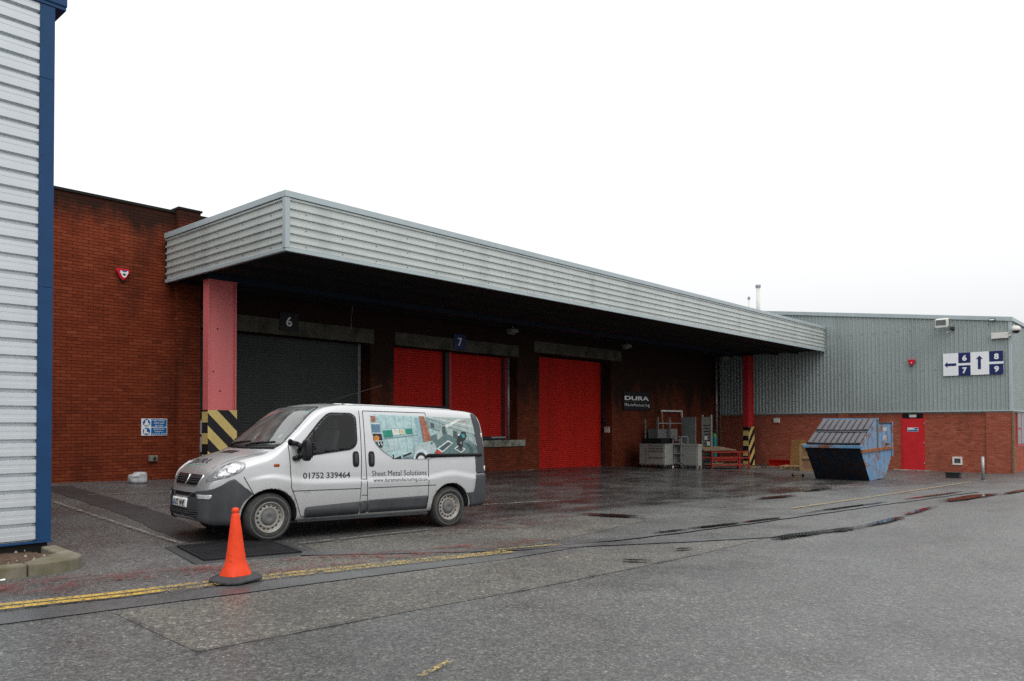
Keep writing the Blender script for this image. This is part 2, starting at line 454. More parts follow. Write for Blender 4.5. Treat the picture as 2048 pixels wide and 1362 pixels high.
M['road'] = asphalt('road_asphalt', (0.028, 0.028, 0.028), (0.077, 0.0765, 0.0745), (0.27, 0.265, 0.25), rough=(0.30, 0.52), bias=0.48, bump=0.4)
M['patch'] = asphalt('buff_stone_asphalt', (0.026, 0.025, 0.023), (0.078, 0.075, 0.067), (0.32, 0.295, 0.235), chip=66, rough=(0.36, 0.6), bias=0.47, bump=0.45, big=0.6)
M['smooth'] = asphalt('smooth_tar_strip', (0.055, 0.057, 0.058), (0.078, 0.080, 0.081), (0.14, 0.14, 0.14), chip=150, rough=(0.30, 0.48), bump=0.2, big=0.8)
M['tar'] = asphalt('dark_tar_strip', (0.022, 0.022, 0.023), (0.034, 0.034, 0.035), (0.07, 0.07, 0.07), chip=140, rough=(0.42, 0.6), bump=0.25, big=1.0)
M['crack'] = worn('crack_seal', (0.026, 0.026, 0.026), (0.52, 0.70), 2.5, 0.5, chip=45)
M['yline'] = worn('worn_yellow_paint', (0.60, 0.39, 0.05), (0.34, 0.48), 7.0, 0.55, cw=0.34)
M['yfaint'] = worn('faint_yellow_paint', (0.50, 0.35, 0.09), (0.46, 0.60), 6.0, 0.55, cw=0.42)
M['wline'] = worn('faint_white_paint', (0.34, 0.32, 0.27), (0.44, 0.64), 6.0, 0.6)
M['redpaint'] = worn('worn_red_paint', (0.21, 0.030, 0.022), (0.52, 0.70), 1.5, 0.5, chip=60)
M['redwash'] = worn('red_paint_stain', (0.13, 0.045, 0.038), (0.50, 0.72), 2.2, 0.5, chip=50)
M['wet'] = worn('wet_film', (0.034, 0.032, 0.030), (0.40, 0.72), 0.9, 0.13, stretch=(0.6, 1.3, 1), chip=40)
M['damp'] = worn('damp_margin', (0.036, 0.036, 0.036), (0.42, 0.70), 3.0, 0.22, chip=45)


# ------------------------------------------------------------------ ground
BX = [-40, -10, 3, 6, 9, 14, 20, 28, 38, 60]
BZ = [.16, .15, .14, .11, .035, -.05, -.13, -.23, -.36, -.36]
CX = [-10, 6, 9, 14, 22.6, 28, 38, 60]
CZ = [.0395, .0395, .042, .030, .02, .017, .004, .004]


def gz(X, Y):
    b = sum(np.interp(X + i, BX, BZ) for i in (-1.6, -.8, 0, .8, 1.6)) / 5
    c = sum(np.interp(X + i, CX, CZ) for i in (-1.6, -.8, 0, .8, 1.6)) / 5
    t = Y - 10.3
    sp = min((t + math.sqrt(t * t + .64)) / 2, 12)
    return float(b + c * sp)


def axis_ticks(lo, hi, core0, core1, step):
    t = list(np.arange(core0, core1 + 1e-6, step))
    d = step
    x = core1
    while x < hi:
        d *= 1.6; x += d; t.append(min(x, hi))
    d = step; x = core0
    while x > lo:
        d *= 1.6; x -= d; t.insert(0, max(x, lo))
    return t


xs = axis_ticks(-900, 1400, -6, 44, 0.5)
ys = axis_ticks(-1200, 1200, -6, 24, 0.5)
vs = [(x, y, gz(x, y)) for y in ys for x in xs]
nx = len(xs)
fs = [(j * nx + i, j * nx + i + 1, (j + 1) * nx + i + 1, (j + 1) * nx + i) for j in range(len(ys) - 1) for i in range(nx - 1)]
g = MB().add(vs, fs, 0, True).build('ground', M['road'])
tag(g, 'wet grey asphalt yard and road', None, None, 'structure')


def cut_poly(poly, cell, cx=None):
    bm = bmesh.new()
    vv = [bm.verts.new((p[0], p[1], 0)) for p in poly]
    bm.faces.new(vv)
    lo = [min(p[i] for p in poly) for i in (0, 1)]; hi = [max(p[i] for p in poly) for i in (0, 1)]
    for ax in (0, 1):
        k = math.ceil(lo[ax] / cell) * cell
        no = (1, 0, 0) if ax == 0 else (0, 1, 0)
        while k < hi[ax]:
            co = (k, 0, 0) if ax == 0 else (0, k, 0)
            bmesh.ops.bisect_plane(bm, geom=bm.verts[:] + bm.edges[:] + bm.faces[:], plane_co=co, plane_no=no, dist=1e-6)
            k += cell
    return bm


def ground_sheet(name, poly, material, dz, label=None, kind='structure', cell=0.5):
    bm = cut_poly(poly, cell)
    for v in bm.verts: v.co.z = gz(v.co.x, v.co.y) + dz
    bmesh.ops.recalc_face_normals(bm, faces=bm.faces)
    if sum(f.normal.z for f in bm.faces) < 0: bmesh.ops.reverse_faces(bm, faces=bm.faces)
    me = bpy.data.meshes.new(name); bm.to_mesh(me); bm.free()
    me.materials.append(material)
    o = bpy.data.objects.new(name, me); COL.objects.link(o)
    return tag(o, label, None, None, kind)


def strip(path, width):
    """polygon round a polyline; width may be a list"""
    n = len(path)
    ws = width if isinstance(width, (list, tuple)) else [width] * n
    L_, R_ = [], []
    for i, (x, y) in enumerate(path):
        a = path[max(i - 1, 0)]; b = path[min(i + 1, n - 1)]
        dx, dy = b[0] - a[0], b[1] - a[1]; d = math.hypot(dx, dy)
        nx_, ny_ = -dy / d, dx / d
        L_.append((x + nx_ * ws[i] / 2, y + ny_ * ws[i] / 2)); R_.append((x - nx_ * ws[i] / 2, y - ny_ * ws[i] / 2))
    return L_ + R_[::-1]


def wob(path, amp, step=0.35):
    """subdivide a polyline and make it uneven"""
    o = [path[0]]
    for a, b in zip(path[:-1], path[1:]):
        d = math.hypot(b[0] - a[0], b[1] - a[1]); k = max(1, int(d / step))
        for i in range(1, k + 1):
            t = i / k
            o.append((a[0] + (b[0] - a[0]) * t + random.uniform(-amp, amp), a[1] + (b[1] - a[1]) * t + random.uniform(-amp, amp)))
    return o


# lighter stone-rich patch and the smooth strips round it
ground_sheet('asphalt_patch', [(2.70, 6.90), (3.95, 6.72), (7.05, 6.38), (9.2, 5.9), (11.3, 5.0), (9.15, 4.92), (7.4, 4.93), (5.83, 4.97), (2.62, 5.28)], M['patch'], .004, 'lighter stony asphalt patch in the road')
ground_sheet('asphalt_patch', [(4.0, 7.6), (6.9, 7.0), (7.5, 7.1), (8.4, 6.95), (12.2, 7.6), (12.1, 8.9), (8.6, 9.1), (6.0, 9.1), (5.7, 8.2), (4.4, 8.3)], M['patch'], .004, 'lighter stony asphalt between van and yellow line')
ground_sheet('smooth_asphalt_strip', strip([(-3, 7.95), (0.5, 7.62), (2.0, 7.38), (3.9, 7.02), (7.0, 6.56), (8.6, 6.5)], [.55, .5, .45, .42, .36, .2]), M['smooth'], .008, 'smooth grey strip beside the double yellow line')
ground_sheet('smooth_asphalt_strip', strip(wob([(5.55, 8.45), (6.3, 7.85), (7.4, 7.1), (9.2, 6.25), (10.6, 5.55), (12.3, 4.75)], .02), .30), M['smooth'], .012, 'smooth trench strip running out from the drain')
ground_sheet('smooth_asphalt_strip', strip(wob([(8.6, 6.75), (9.77, 6.46), (13.3, 6.08), (18.6, 5.6), (25, 4.9)], .03), 0.24), M['smooth'], .016, 'long smooth trench strip along the yard edge')
ground_sheet('tar_strip', strip(wob([(6.0, 18.4), (5.85, 16.2), (5.75, 13.8), (5.45, 11.6), (5.3, 10.3)], .04), 0.62), M['tar'], .006, 'dark tarred trench strip behind the van')
for pts, wd in (([(2.72, 6.92), (2.60, 5.25)], .05), ([(2.60, 5.25), (5.83, 4.96), (9.1, 4.9), (12.8, 4.6)], .05), 
                ([(7.9, 5.95), (8.0, 5.2)], .045), ([(5.7, 5.6), (6.9, 5.2), (8.0, 5.15)], .03), ([(8.5, 9.3), (12.5, 8.05), (18, 7.55), (24, 7.1)], .05),
                ([(11.9, 6.35), (11.6, 5.6), (11.8, 4.95)], .06), ([(8.1, 8.3), (9.5, 8.9), (12.3, 8.5)], .04)):
    ground_sheet('crack', strip(wob(pts, .035, .2), wd), M['crack'], .020, 'thin dark crack in the asphalt')
# worn red paint and wet film
ground_sheet('red_road_paint', [(-2, 9.2), (1.6, 8.95), (3.0, 8.95), (4.4, 8.35), (5.6, 8.15), (7.0, 7.65), (8.6, 7.6), (8.9, 7.05), (7.5, 7.05), (4.3, 7.5), (3.0, 7.72), (-2, 8.3)], M['redpaint'], .020, 'worn red paint along the yellow line')
ground_sheet('red_road_paint', [(7.6, 8.6), (9.5, 8.2), (12, 8.9), (11, 9.9), (9.2, 9.6)], M['redwash'], .020, 'faint red paint stain behind the van')
ground_sheet('red_road_paint', [(20, 8.6), (28, 6.6), (37, 6.6), (37, 8.4), (30, 8.2), (22, 9.6)], M['redwash'], .010, 'faint red paint stain beside the skip')
ground_sheet('wet_film', [(9, 9.9), (13, 9.2), (22, 8.3), (27, 8.6), (30, 14), (30, 18.8), (12, 18.6), (10, 13)], M['wet'], .024, 'shallow wet film under the canopy')
# double yellow lines, kerb to yard mouth
for off, nm in ((0, 0), (.16, 1)):
    ground_sheet('yellow_line', strip([(-3, 8.32 + off), (2.09, 7.72 + off), (2.98, 7.47 + off), (3.35, 7.42 + off)], .105), M['yline'], .024, 'bright worn yellow line')
    ground_sheet('yellow_line', strip([(3.35, 7.42 + off), (4.3, 7.25 + off), (6.94, 6.74 + off * .8), (7.5, 6.66 + off * .8)], .105), M['yfaint'], .024, 'faint worn yellow line')
ground_sheet('yellow_line', strip([(7.5, 6.92), (8.5, 6.66)], .08), M['yfaint'], .028, 'short faint yellow dash')
ground_sheet('yellow_line', strip([(16.4, 6.6), (18.75, 6.46), (24, 6.2), (30.2, 5.98)], .10), M['yfaint'], .024, 'faint yellow line by the far bollard')
# faint white bay lines
for p in ([(5.05, 15.66), (4.85, 10.2)], [(5.9, 16.37), (7.6, 16.27)], [(5.97, 9.16), (8.5, 9.16)], [(6.3, 14.2), (7.4, 14.1)], [(11.0, 11.5), (14.0, 11.0)]):
    ground_sheet('white_bay_line', strip(p, .07), M['wline'], .026, 'faint white parking bay line')
ground_sheet('white_dash', strip([(3.28, 3.70), (3.62, 3.78)], .05), M['yfaint'], .02, 'short pale dash in the near road')


def puddle(path, widths):
    ww = [w_ * random.uniform(.75, 1.25) for w_ in widths]
    L_ = strip(path, ww)
    ground_sheet('puddle', L_, M['water'], .030, 'dark puddle of rain water', 'structure', 2.0)


def blob(cx_, cy, dx, dy, rx, ry, n=22):
    p = []
    for i in range(n):
        t = 2 * math.pi * i / n
        k = 1 + random.uniform(-.22, .22)
        a, b = math.cos(t) * rx * k, math.sin(t) * ry * k
        p.append((cx_ + a * dx - b * dy, cy + a * dy + b * dx))
    return p


def ddir(a, b):
    d = math.hypot(b[0] - a[0], b[1] - a[1]); return (b[0] - a[0]) / d, (b[1] - a[1]) / d


for a, b, wd in (((12.1, 8.95), (12.5, 7.95), .26), ((11.5, 6.32), (12.9, 6.1), .10), ((13.0, 6.13), (14.2, 5.98), .08), ((10.6, 6.42), (11.3, 6.33), .05), ((11.3, 4.84), (12.9, 4.62), .13),
                 ((12.6, 4.62), (13.8, 4.42), .10), ((14.0, 4.40), (16.2, 4.35), .10), ((16.6, 4.45), (19.0, 4.5), .07), ((20.6, 4.72), (24.4, 4.28), .26), ((24.2, 4.1), (27.5, 3.9), .10),
                 ((15.5, 6.0), (19.6, 5.6), .07), ((20.5, 5.5), (24.5, 5.1), .09), ((18.0, 8.1), (20.0, 7.95), .16), ((21.4, 8.3), (23.2, 8.2), .13), ((7.95, 5.3), (8.1, 5.05), .05), ((9.2, 5.3), (9.45, 5.22), .05)):
    d = ddir(a, b); l = math.hypot(b[0] - a[0], b[1] - a[1])
    ground_sheet('damp_patch', blob((a[0] + b[0]) / 2, (a[1] + b[1]) / 2, d[0], d[1], l / 2 + .12, wd * 1.0 + .02), M['damp'], .028, 'damp asphalt round a puddle', 'structure', 3.0)
    ground_sheet('puddle', blob((a[0] + b[0]) / 2, (a[1] + b[1]) / 2, d[0], d[1], l / 2 * .92, wd * .72), M['water'], .032, 'dark puddle of rain water', 'structure', 3.0)


# ------------------------------------------------------------------ bricks
BL, BH, JT = .215, .065, .010
_variants = {}


def brick_mesh(material, k, axis):
    key = (material.name, k, axis)
    if key in _variants: return _variants[key]
    l, h, d = BL / 2, BH / 2, .012
    if axis == 'X': mb = MB().box(-l, l, -d, 0, -h, h, 0, k / 9)
    else: mb = MB().box(-d, 0, -l, l, -h, h, 0, k / 9)
    o = mb.build('brick_shape', material)
    me = o.data
    bpy.data.objects.remove(o)
    _variants[key] = me
    return me


def brick_face(parent, axis, plane, a0, a1, z0, z1, material, holes=(), single=None, out=-1, budget=300, zfun=None, name='bricks'):
    """bricks laid in stretcher bond on a wall plane, standing proud of the mortar.
    axis 'X': plane is Y=plane, faces -Y. axis 'Y': plane is X=plane, faces -X (out=-1)."""
    org = origin_of(parent)
    mb = MB()
    cnt = 0
    nrow = int((z1 - z0) / .075)
    d = .012
    for r in range(nrow):
        zc = z0 + r * .075
        zt = min(zc + BH, z1)
        off = 0 if r % 2 else .1125
        k = math.floor((a0 - off) / .225)
        while True:
            u0 = k * .225 + off; u1 = u0 + BL
            k += 1
            if u0 >= a1: break
            u0c, u1c = max(u0, a0), min(u1, a1)
            if u1c - u0c < .02: continue
            if zfun is not None and zt < zfun((u0c + u1c) / 2) - .1: continue
            segs = [(u0c, u1c)]
            for (h0, h1, g0, g1) in holes:
                if zt > g0 and zc < g1:
                    ns = []
                    for s0, s1 in segs:
                        if s1 <= h0 or s0 >= h1: ns.append((s0, s1))
                        else:
                            if s0 < h0 - .015: ns.append((s0, h0))
                            if s1 > h1 + .015: ns.append((h1, s1))
                    segs = ns
            for s0, s1 in segs:
                t = min(1, max(0, random.gauss(.5, .16)))
                full = abs(s1 - s0 - BL) < 1e-4 and abs(zt - zc - BH) < 1e-4
                if single and full and cnt < budget and single[0] <= s0 and s1 <= single[1] and single[2] <= zc and zt <= single[3]:
                    me = brick_mesh(material, int(t * 9), axis)
                    o = bpy.data.objects.new('brick', me); COL.objects.link(o)
                    o.parent = parent
                    p = Vector(((s0 + s1) / 2, plane, (zc + zt) / 2)) if axis == 'X' else Vector((plane, (s0 + s1) / 2, (zc + zt) / 2))
                    o.location = p - org
                    cnt += 1
                    continue
                jd = d + random.uniform(-.003, .003)
                if axis == 'X':
                    y = plane - jd
                    v = [(s0, plane, zc), (s1, plane, zc), (s1, plane, zt), (s0, plane, zt), (s0, y, zc), (s1, y, zc), (s1, y, zt), (s0, y, zt)]
                else:
                    x = plane + out * jd
                    v = [(plane, s0, zc), (plane, s1, zc), (plane, s1, zt), (plane, s0, zt), (x, s0, zc), (x, s1, zc), (x, s1, zt), (x, s0, zt)]
                mb.add(v, [(4, 5, 6, 7), (0, 1, 5, 4), (1, 2, 6, 5), (2, 3, 7, 6), (3, 0, 4, 7)], 0, False, t)
    if mb.f:
        o = mb.build(name, material, parent)
        o['kind'] = 'stuff'
        return o


# ------------------------------------------------------------------ main building
YF = 19.1
main = thing('brick_warehouse', (20, YF, 0), 'long red brick warehouse with roller shutter doors under the canopy', 'building')
SHY = YF + .5                       # shutters sit back in their openings
OPEN = [(9.43, 14.95, -.6, 4.22), (15.87, 21.75, 1.0, 4.24), (23.02, 27.9, -.6, 4.48)]
core = MB()
WT = 7.0
# piers and spandrels of the wall core between openings
xsr = [(-12, 9.43), (14.95, 15.87), (21.75, 23.02), (27.9, 37.88)]
for a, b in xsr: core.box(a, b, YF, YF + .75, -.6, WT)
core.box(9.43, 14.95, YF, YF + .75, 4.22, WT)
core.box(15.87, 21.75, YF, YF + .75, 4.24, WT)
core.box(15.87, 21.75, YF, YF + .75, -.6, 1.0)
core.box(23.02, 27.9, YF, YF + .75, 4.48, WT)
wall = core.build('wall', M['mortar'], main)
brick_face(wall, 'X', YF, 4.2, 8.87, -.1, WT - .03, M['brick'], single=(6.0, 8.75, .6, 2.75), zfun=lambda x: gz(x, YF))
brick_face(wall, 'X', YF, 9.43, 37.88, -.6, 5.6, M['brick_shade'], holes=OPEN, zfun=lambda x: gz(x, YF))
# pier beside door 6 standing proud of the wall
pm = MB().box(8.87, 9.43, YF - .2, YF + .05, -.1, 7.08)
pier = pm.build('pier', M['mortar'], main)
brick_face(pier, 'X', YF - .2, 8.87, 9.43, -.1, 7.06, M['brick'], zfun=lambda x: gz(x, YF))
brick_face(pier, 'Y', 8.87, YF - .2, YF - .013, -.1, 7.06, M['brick'])
MB().box(8.84, 9.46, YF - .24, YF + .3, 7.08, 7.13).build('pier_cap', M['soffit'], main)
MB().box(-12, 8.86, YF - .05, YF + .3, WT, WT + .06).build('coping', M['soffit'], main)
MB().box(9.47, 37.8, YF - .05, YF + .3, WT, WT + .06).build('coping', M['soffit'], main)
MB().box(-12, 37.8, YF + .76, 40, -.6, 6.9).build('roof', M['soffit'], main)
# brick jambs are seen on the right of each opening: lay bricks on the reveals
for xr, z0, z1 in ((14.95, -.1, 4.2), (21.75, 1.0, 4.2), (27.9, -.1, 4.45)):
    brick_face(wall, 'Y', xr, YF + .02, SHY + .1, z0, z1, M['brick_shade'])
# concrete lintels
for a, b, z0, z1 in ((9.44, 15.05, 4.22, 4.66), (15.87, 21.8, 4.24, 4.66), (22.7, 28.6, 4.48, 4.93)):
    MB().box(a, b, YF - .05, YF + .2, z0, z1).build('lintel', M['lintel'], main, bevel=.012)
MB().box(18.0, 22.12, YF - .10, YF + .55, .93, 1.17).build('sill', M['concrete'], main, bevel=.015)
MB().box(18.0, 22.6, YF - .08, YF, -.25, .03).build('footing', M['concrete'], main, bevel=.01)


def shutter(x0, x1, z0, z1, material, pitch, label=None):
    org = origin_of(main)
    b = MB().box(x0, x1, SHY + .03, SHY + .06, z0, z1).build('roller_shutter', M['void'], main)
    # one curved slat, shared
    prof = []
    for i in range(5):
        t = i / 4
        prof.append((-.013 * math.sin(math.pi * t) - .004, t * (pitch - .010)))
    prof.append((0, pitch - .006)); prof.append((0, pitch))
    sm = MB()
    for (d0, h0), (d1, h1) in zip(prof[:-1], prof[1:]):
        sm.add([(x0, SHY + d0, h0), (x1, SHY + d0, h0), (x1, SHY + d1, h1), (x0, SHY + d1, h1)], [(0, 1, 2, 3)], 0, True)
    k = 0
    z = z0 + .08
    first = None
    while z + pitch <= z1 + .02:
        if first is None:
            first = sm.build('slat', material, b)
            first.location = (0, 0, z)
        else:
            o = first.copy(); COL.objects.link(o); o.parent = b; o.location = (0, 0, z)
        z += pitch
    MB().box(x0, x1, SHY - .035, SHY + .02, z0, z0 + .078).build('bottom_bar', material, b, bevel=.006)
    if label: b['label'] = label
    return b


shutter(9.45, 14.78, .20, 4.22, M['greyshut'], .079, 'dark grey roller shutter of door 6')
MB().box(14.78, 14.87, SHY - .12, SHY + .05, .1, 4.22).build('guide_rail', M['galv'], main, bevel=.005)
MB().box(14.875, 14.945, SHY - .02, SHY + .05, .1, 4.22).build('jamb_panel', M['redcol'], main)
shutter(15.90, 18.42, 2.36, 4.24, M['redshut'], .079, 'short red roller shutter of door 7')
MB().box(15.9, 18.42, SHY - .02, SHY + .3, 1.0, 2.34).build('infill_panel', M['void'], main)
MB().box(16.3, 18.42, SHY - .16, SHY - .03, 2.28, 2.36).build('dock_bar', M['dark'], main, bevel=.01)
MB().box(18.43, 18.60, SHY - .14, SHY + .05, 1.18, 4.24).build('mullion', M['dark'], main, bevel=.01)
MB().box(18.60, 18.72, SHY - .16, SHY + .05, 1.18, 4.24).build('mullion', M['redcol'], main, bevel=.01)
shutter(18.73, 21.40, 1.30, 4.24, M['redshut'], .079, 'tall red roller shutter of door 7')
MB().box(18.72, 21.2, SHY - .25, SHY + .2, 1.18, 1.30).build('dock_leveller', M['dark'], main, bevel=.01)
MB().box(20.6, 21.35, SHY - .28, SHY - .02, 1.24, 1.29).build('leveller_lip', M['galv'], main)
MB().box(21.41, 21.52, SHY - .03, SHY + .05, 1.18, 4.24).build('guide_rail', M['dark'], main)
MB().box(21.53, 21.62, SHY - .10, SHY + .05, 1.18, 4.24).build('jamb_panel', M['redcol'], main, bevel=.005)
MB().cyl((21.68, SHY - .12, 1.18), (21.68, SHY - .12, 4.24), .055, n=12).build('post', M['galv'], main)
shutter(23.04, 27.78, -.10, 4.46, M['redshut'], .079, 'large red roller shutter to the ground')
MB().box(27.79, 27.89, SHY - .08, SHY + .05, -.2, 4.46).build('guide_rail', M['dark'], main)
MB().box(23.0, 27.9, YF - .02, SHY + .03, -.3, -.115).build('threshold', M['concrete'], main, bevel=.01)
# control boxes on the pier's edge
cb = thing('control_box', (9.52, YF - .06, 1.5), 'two grey control boxes with conduit beside the brick pier', 'control box')
MB().box(9.45, 9.60, YF - .16, YF - .02, 1.50, 1.86).build('upper_box', M['galv'], cb, bevel=.008)
MB().box(9.45, 9.57, YF - .14, YF - .02, 1.05, 1.44).build('lower_box', M['galv'], cb, bevel=.008)
MB().tube([(9.5, YF - .06, .35), (9.5, YF - .06, 1.05)], .02).build('conduit', M['galv'], cb)


# ------------------------------------------------------------------ text
def text_shape(s, size=1.0, bold=0.0, spacing=1.0):
    cu = bpy.data.curves.new('t', 'FONT')
    cu.body = s; cu.size = size; cu.offset = bold; cu.space_character = spacing
    cu.resolution_u = 3
    o = bpy.data.objects.new('t', cu); COL.objects.link(o)
    dg = bpy.context.evaluated_depsgraph_get()
    me = o.evaluated_get(dg).to_mesh()
    v = [(p.co.x, p.co.y) for p in me.vertices]
    f = [tuple(p.vertices) for p in me.polygons]
    o.evaluated_get(dg).to_mesh_clear()
    bpy.data.objects.remove(o); bpy.data.curves.remove(cu)
    return v, f


def fit_text(s, w_, h, bold=0.0, spacing=1.0):
    """text scaled to width w_ and overall height h, origin at lower left"""
    v, f = text_shape(s, 1.0, bold, spacing)
    x0, x1 = min(p[0] for p in v), max(p[0] for p in v); y0, y1 = min(p[1] for p in v), max(p[1] for p in v)
    return [((p[0] - x0) / (x1 - x0) * w_, (p[1] - y0) / (y1 - y0) * h) for p in v], f


def flat_text(name, s, o_, A, B, w_, h, material, parent, bold=0.0, spacing=1.0):
    v, f = fit_text(s, w_, h, bold, spacing)
    o_, A, B = Vector(o_), Vector(A), Vector(B)
    return MB().add([o_ + A * a + B * b for a, b in v], f).build(name, material, parent)


AX, AZ, AYn = (1, 0, 0), (0, 0, 1), (0, -1, 0)


def disc(mb, c, A, B, r, mi=0, n=28):
    c, A, B = Vector(c), Vector(A), Vector(B)
    mb.add([c + A * math.cos(2 * math.pi * i / n) * r + B * math.sin(2 * math.pi * i / n) * r for i in range(n)], [tuple(range(n))], mi)


# number plates over the doors
for num, x0, x1, z0, z1, lab in (('6', 11.77, 12.36, 4.35, 4.86, 'black number board reading 6 above the grey shutter'), ('7', 18.42, 18.98, 4.30, 4.82, 'navy number board reading 7 above the red shutters')):
    t = thing('number_board', ((x0 + x1) / 2, YF - .06, z0), lab, 'sign')
    MB().box(x0, x1, YF - .08, YF - .055, z0, z1).build('board', M['black'] if num == '6' else M['navy'], t, bevel=.004)
    flat_text('number', num, (x0 + .19, YF - .085, z0 + .12), AX, AZ, .19, .27, M['print_white'], t, .02)
# company board on the brick wall
t = thing('company_board', (29.8, YF - .05, 2.35), 'black company name board on the brick wall beside the large shutter', 'sign')
MB().box(28.72, 30.92, YF - .08, YF - .03, 2.35, 3.17).build('board', M['black'], t, bevel=.006)
flat_text('lettering', 'DURA', (28.80, YF - .085, 2.80), AX, AZ, 1.98, .19, M['print_grey'], t, .035)
flat_text('lettering', 'Manufacturing', (28.80, YF - .085, 2.50), AX, AZ, 2.02, .17, M['print_grey'], t, .005, 1.25)
MB().box(28.8, 30.75, YF - .084, YF - .081, 2.735, 2.745).build('underline', M['cylgreen'], t)
# small notice on the reveal
t = thing('notice', (27.86, YF + .25, 1.4), 'small pale notice on the jamb of the large shutter', 'notice')
MB().box(27.845, 27.885, YF + .08, YF + .34, 1.38, 1.63).build('plate', M['offwhite'], t, bevel=.003)
MB().box(27.84, 27.842, YF + .11, YF + .31, 1.56, 1.59).build('print_line', M['dark'], t)
t = thing('shutter_control', (27.86, YF + .25, 1.75), 'black push button box on the jamb above the pale notice', 'switch box')
MB().box(27.80, 27.885, YF + .20, YF + .40, 1.74, 2.0).build('case', M['dark'], t, bevel=.01)
MB().lathe([(.0, -.03), (.025, -.03), (.025, 0)], (27.8, YF + .3, 1.9), 'X', 10).build('button', M['alarmred'], t)

# safety sign
t = thing('safety_sign', (8.37, YF - .02, 1.48), 'blue and white safety sign about vests and footwear on brick wall', 'sign')
MB().box(8.06, 8.68, YF - .04, YF - .02, 1.48, 1.89).build('board', M['signwhite'], t, bevel=.003)
mb = MB()
disc(mb, (8.18, YF - .043, 1.79), AX, AZ, .088, 0); disc(mb, (8.18, YF - .043, 1.585), AX, AZ, .088, 0)
mb.quad((8.29, YF - .043, 1.695), (8.665, YF - .043, 1.695), (8.665, YF - .043, 1.875), (8.29, YF - .043, 1.875))
mb.quad((8.29, YF - .043, 1.495), (8.665, YF - .043, 1.495), (8.665, YF - .043, 1.675), (8.29, YF - .043, 1.675))
mb.build('blue_print', M['signblue'], t)
mb = MB()
mb.add([(8.125, YF - .046, 1.725), (8.235, YF - .046, 1.725), (8.235, YF - .046, 1.775), (8.21, YF - .046, 1.79), (8.21, YF - .046, 1.85), (8.15, YF - .046, 1.85), (8.15, YF - .046, 1.79), (8.125, YF - .046, 1.775)], [tuple(range(8))])
mb.add([(8.12, YF - .046, 1.53), (8.245, YF - .046, 1.53), (8.245, YF - .046, 1.55), (8.185, YF - .046, 1.575), (8.18, YF - .046, 1.645), (8.12, YF - .046, 1.645)], [tuple(range(6))])
mb.build('pictogram', M['print_white'], t)
for s, z, wd in (('High visibility', 1.832, .30), ('vests must', 1.776, .25), ('be worn', 1.718, .19), ('Protective', 1.632, .26), ('footwear', 1.576, .22), ('must be worn', 1.518, .33)):
    flat_text('lettering', s, (8.4775 - wd / 2, YF - .046, z - .012), AX, AZ, wd, .038, M['print_white'], t, .008)
# alarm boxes
t = thing('alarm_box', (7.6, YF, 5.15), 'red shield shaped alarm box with white badge high on brick wall', 'alarm box')
sh = [(-.14, .12), (.14, .12), (.15, .05), (.07, -.10), (.03, -.14), (-.03, -.14), (-.07, -.10), (-.15, .05)]
MB().prism(sh, lambda a, b, d: (7.6 + a, YF - d, 5.30 + b), .01, .09).build('case', M['alarmred'], t, bevel=.012)
MB().prism([(a * .62, b * .62) for a, b in sh], lambda a, b, d: (7.62 + a, YF - d, 5.30 + b), .09, .095).build('badge', M['signwhite'], t)
MB().prism([(a * .4, .06 + b * .12) for a, b in sh], lambda a, b, d: (7.62 + a, YF - d, 5.30 + b), .095, .098).build('badge_band', M['signblue'], t)
MB().prism([(a * .25, -.02 + b * .2) for a, b in sh], lambda a, b, d: (7.62 + a, YF - d, 5.30 + b), .095, .098).build('badge_mark', M['dark'], t)
MB().cyl((7.6, YF - .05, 5.16), (7.6, YF - .05, 5.12), .04, .03, 12).build('strobe', M['dark'], t)
# low vent box on the brick wall
t = thing('vent_box', (8.33, YF, .85), 'small grey vent box low on the brick wall below the safety sign', 'vent')
MB().box(8.24, 8.43, YF - .10, YF - .01, .86, 1.0).build('case', M['concrete'], t, bevel=.008)
MB().cyl((8.35, YF - .12, .93), (8.35, YF - .09, .93), .035, n=12).build('outlet', M['dark'], t)

# ------------------------------------------------------------------ canopy
CX0, CX1, CY0, CZ0, CZ1 = 8.53, 37.86, 13.6, 5.19, 6.40
can = thing('canopy', (23, 16, 5.2), 'long grey metal clad canopy over the loading doors on two red columns', 'canopy')
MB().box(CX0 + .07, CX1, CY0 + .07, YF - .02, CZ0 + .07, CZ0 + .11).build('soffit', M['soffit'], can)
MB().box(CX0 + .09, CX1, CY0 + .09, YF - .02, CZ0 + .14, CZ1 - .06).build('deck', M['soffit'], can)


def fascia_sheet(p0, p1, outv, name='fascia_sheet'):
    """trapezoid-rib sheet between two points, ribs running along it"""
    p0, p1, n_ = Vector(p0), Vector(p1), Vector(outv)
    prof = []
    z = 5.285
    pitch = .1655
    for i in range(6):
        prof += [(0, z), (0, z + .100), (.036, z + .112), (.036, z + .148)]
        z += pitch
    prof += [(0, z), (0, 6.29)]
    mb = MB()
    for (d0, h0), (d1, h1) in zip(prof[:-1], prof[1:]):
        a, b = p0 + n_ * d0, p1 + n_ * d0; c, d = p1 + n_ * d1, p0 + n_ * d1
        mb.add([(a.x, a.y, h0), (b.x, b.y, h0), (c.x, c.y, h1), (d.x, d.y, h1)], [(0, 1, 2, 3)])
    o = mb.build(name, M['fascia'], can)
    md = o.modifiers.new('thick', 'SOLIDIFY'); md.thickness = .002; md.offset = 0
    # fixings
    return o


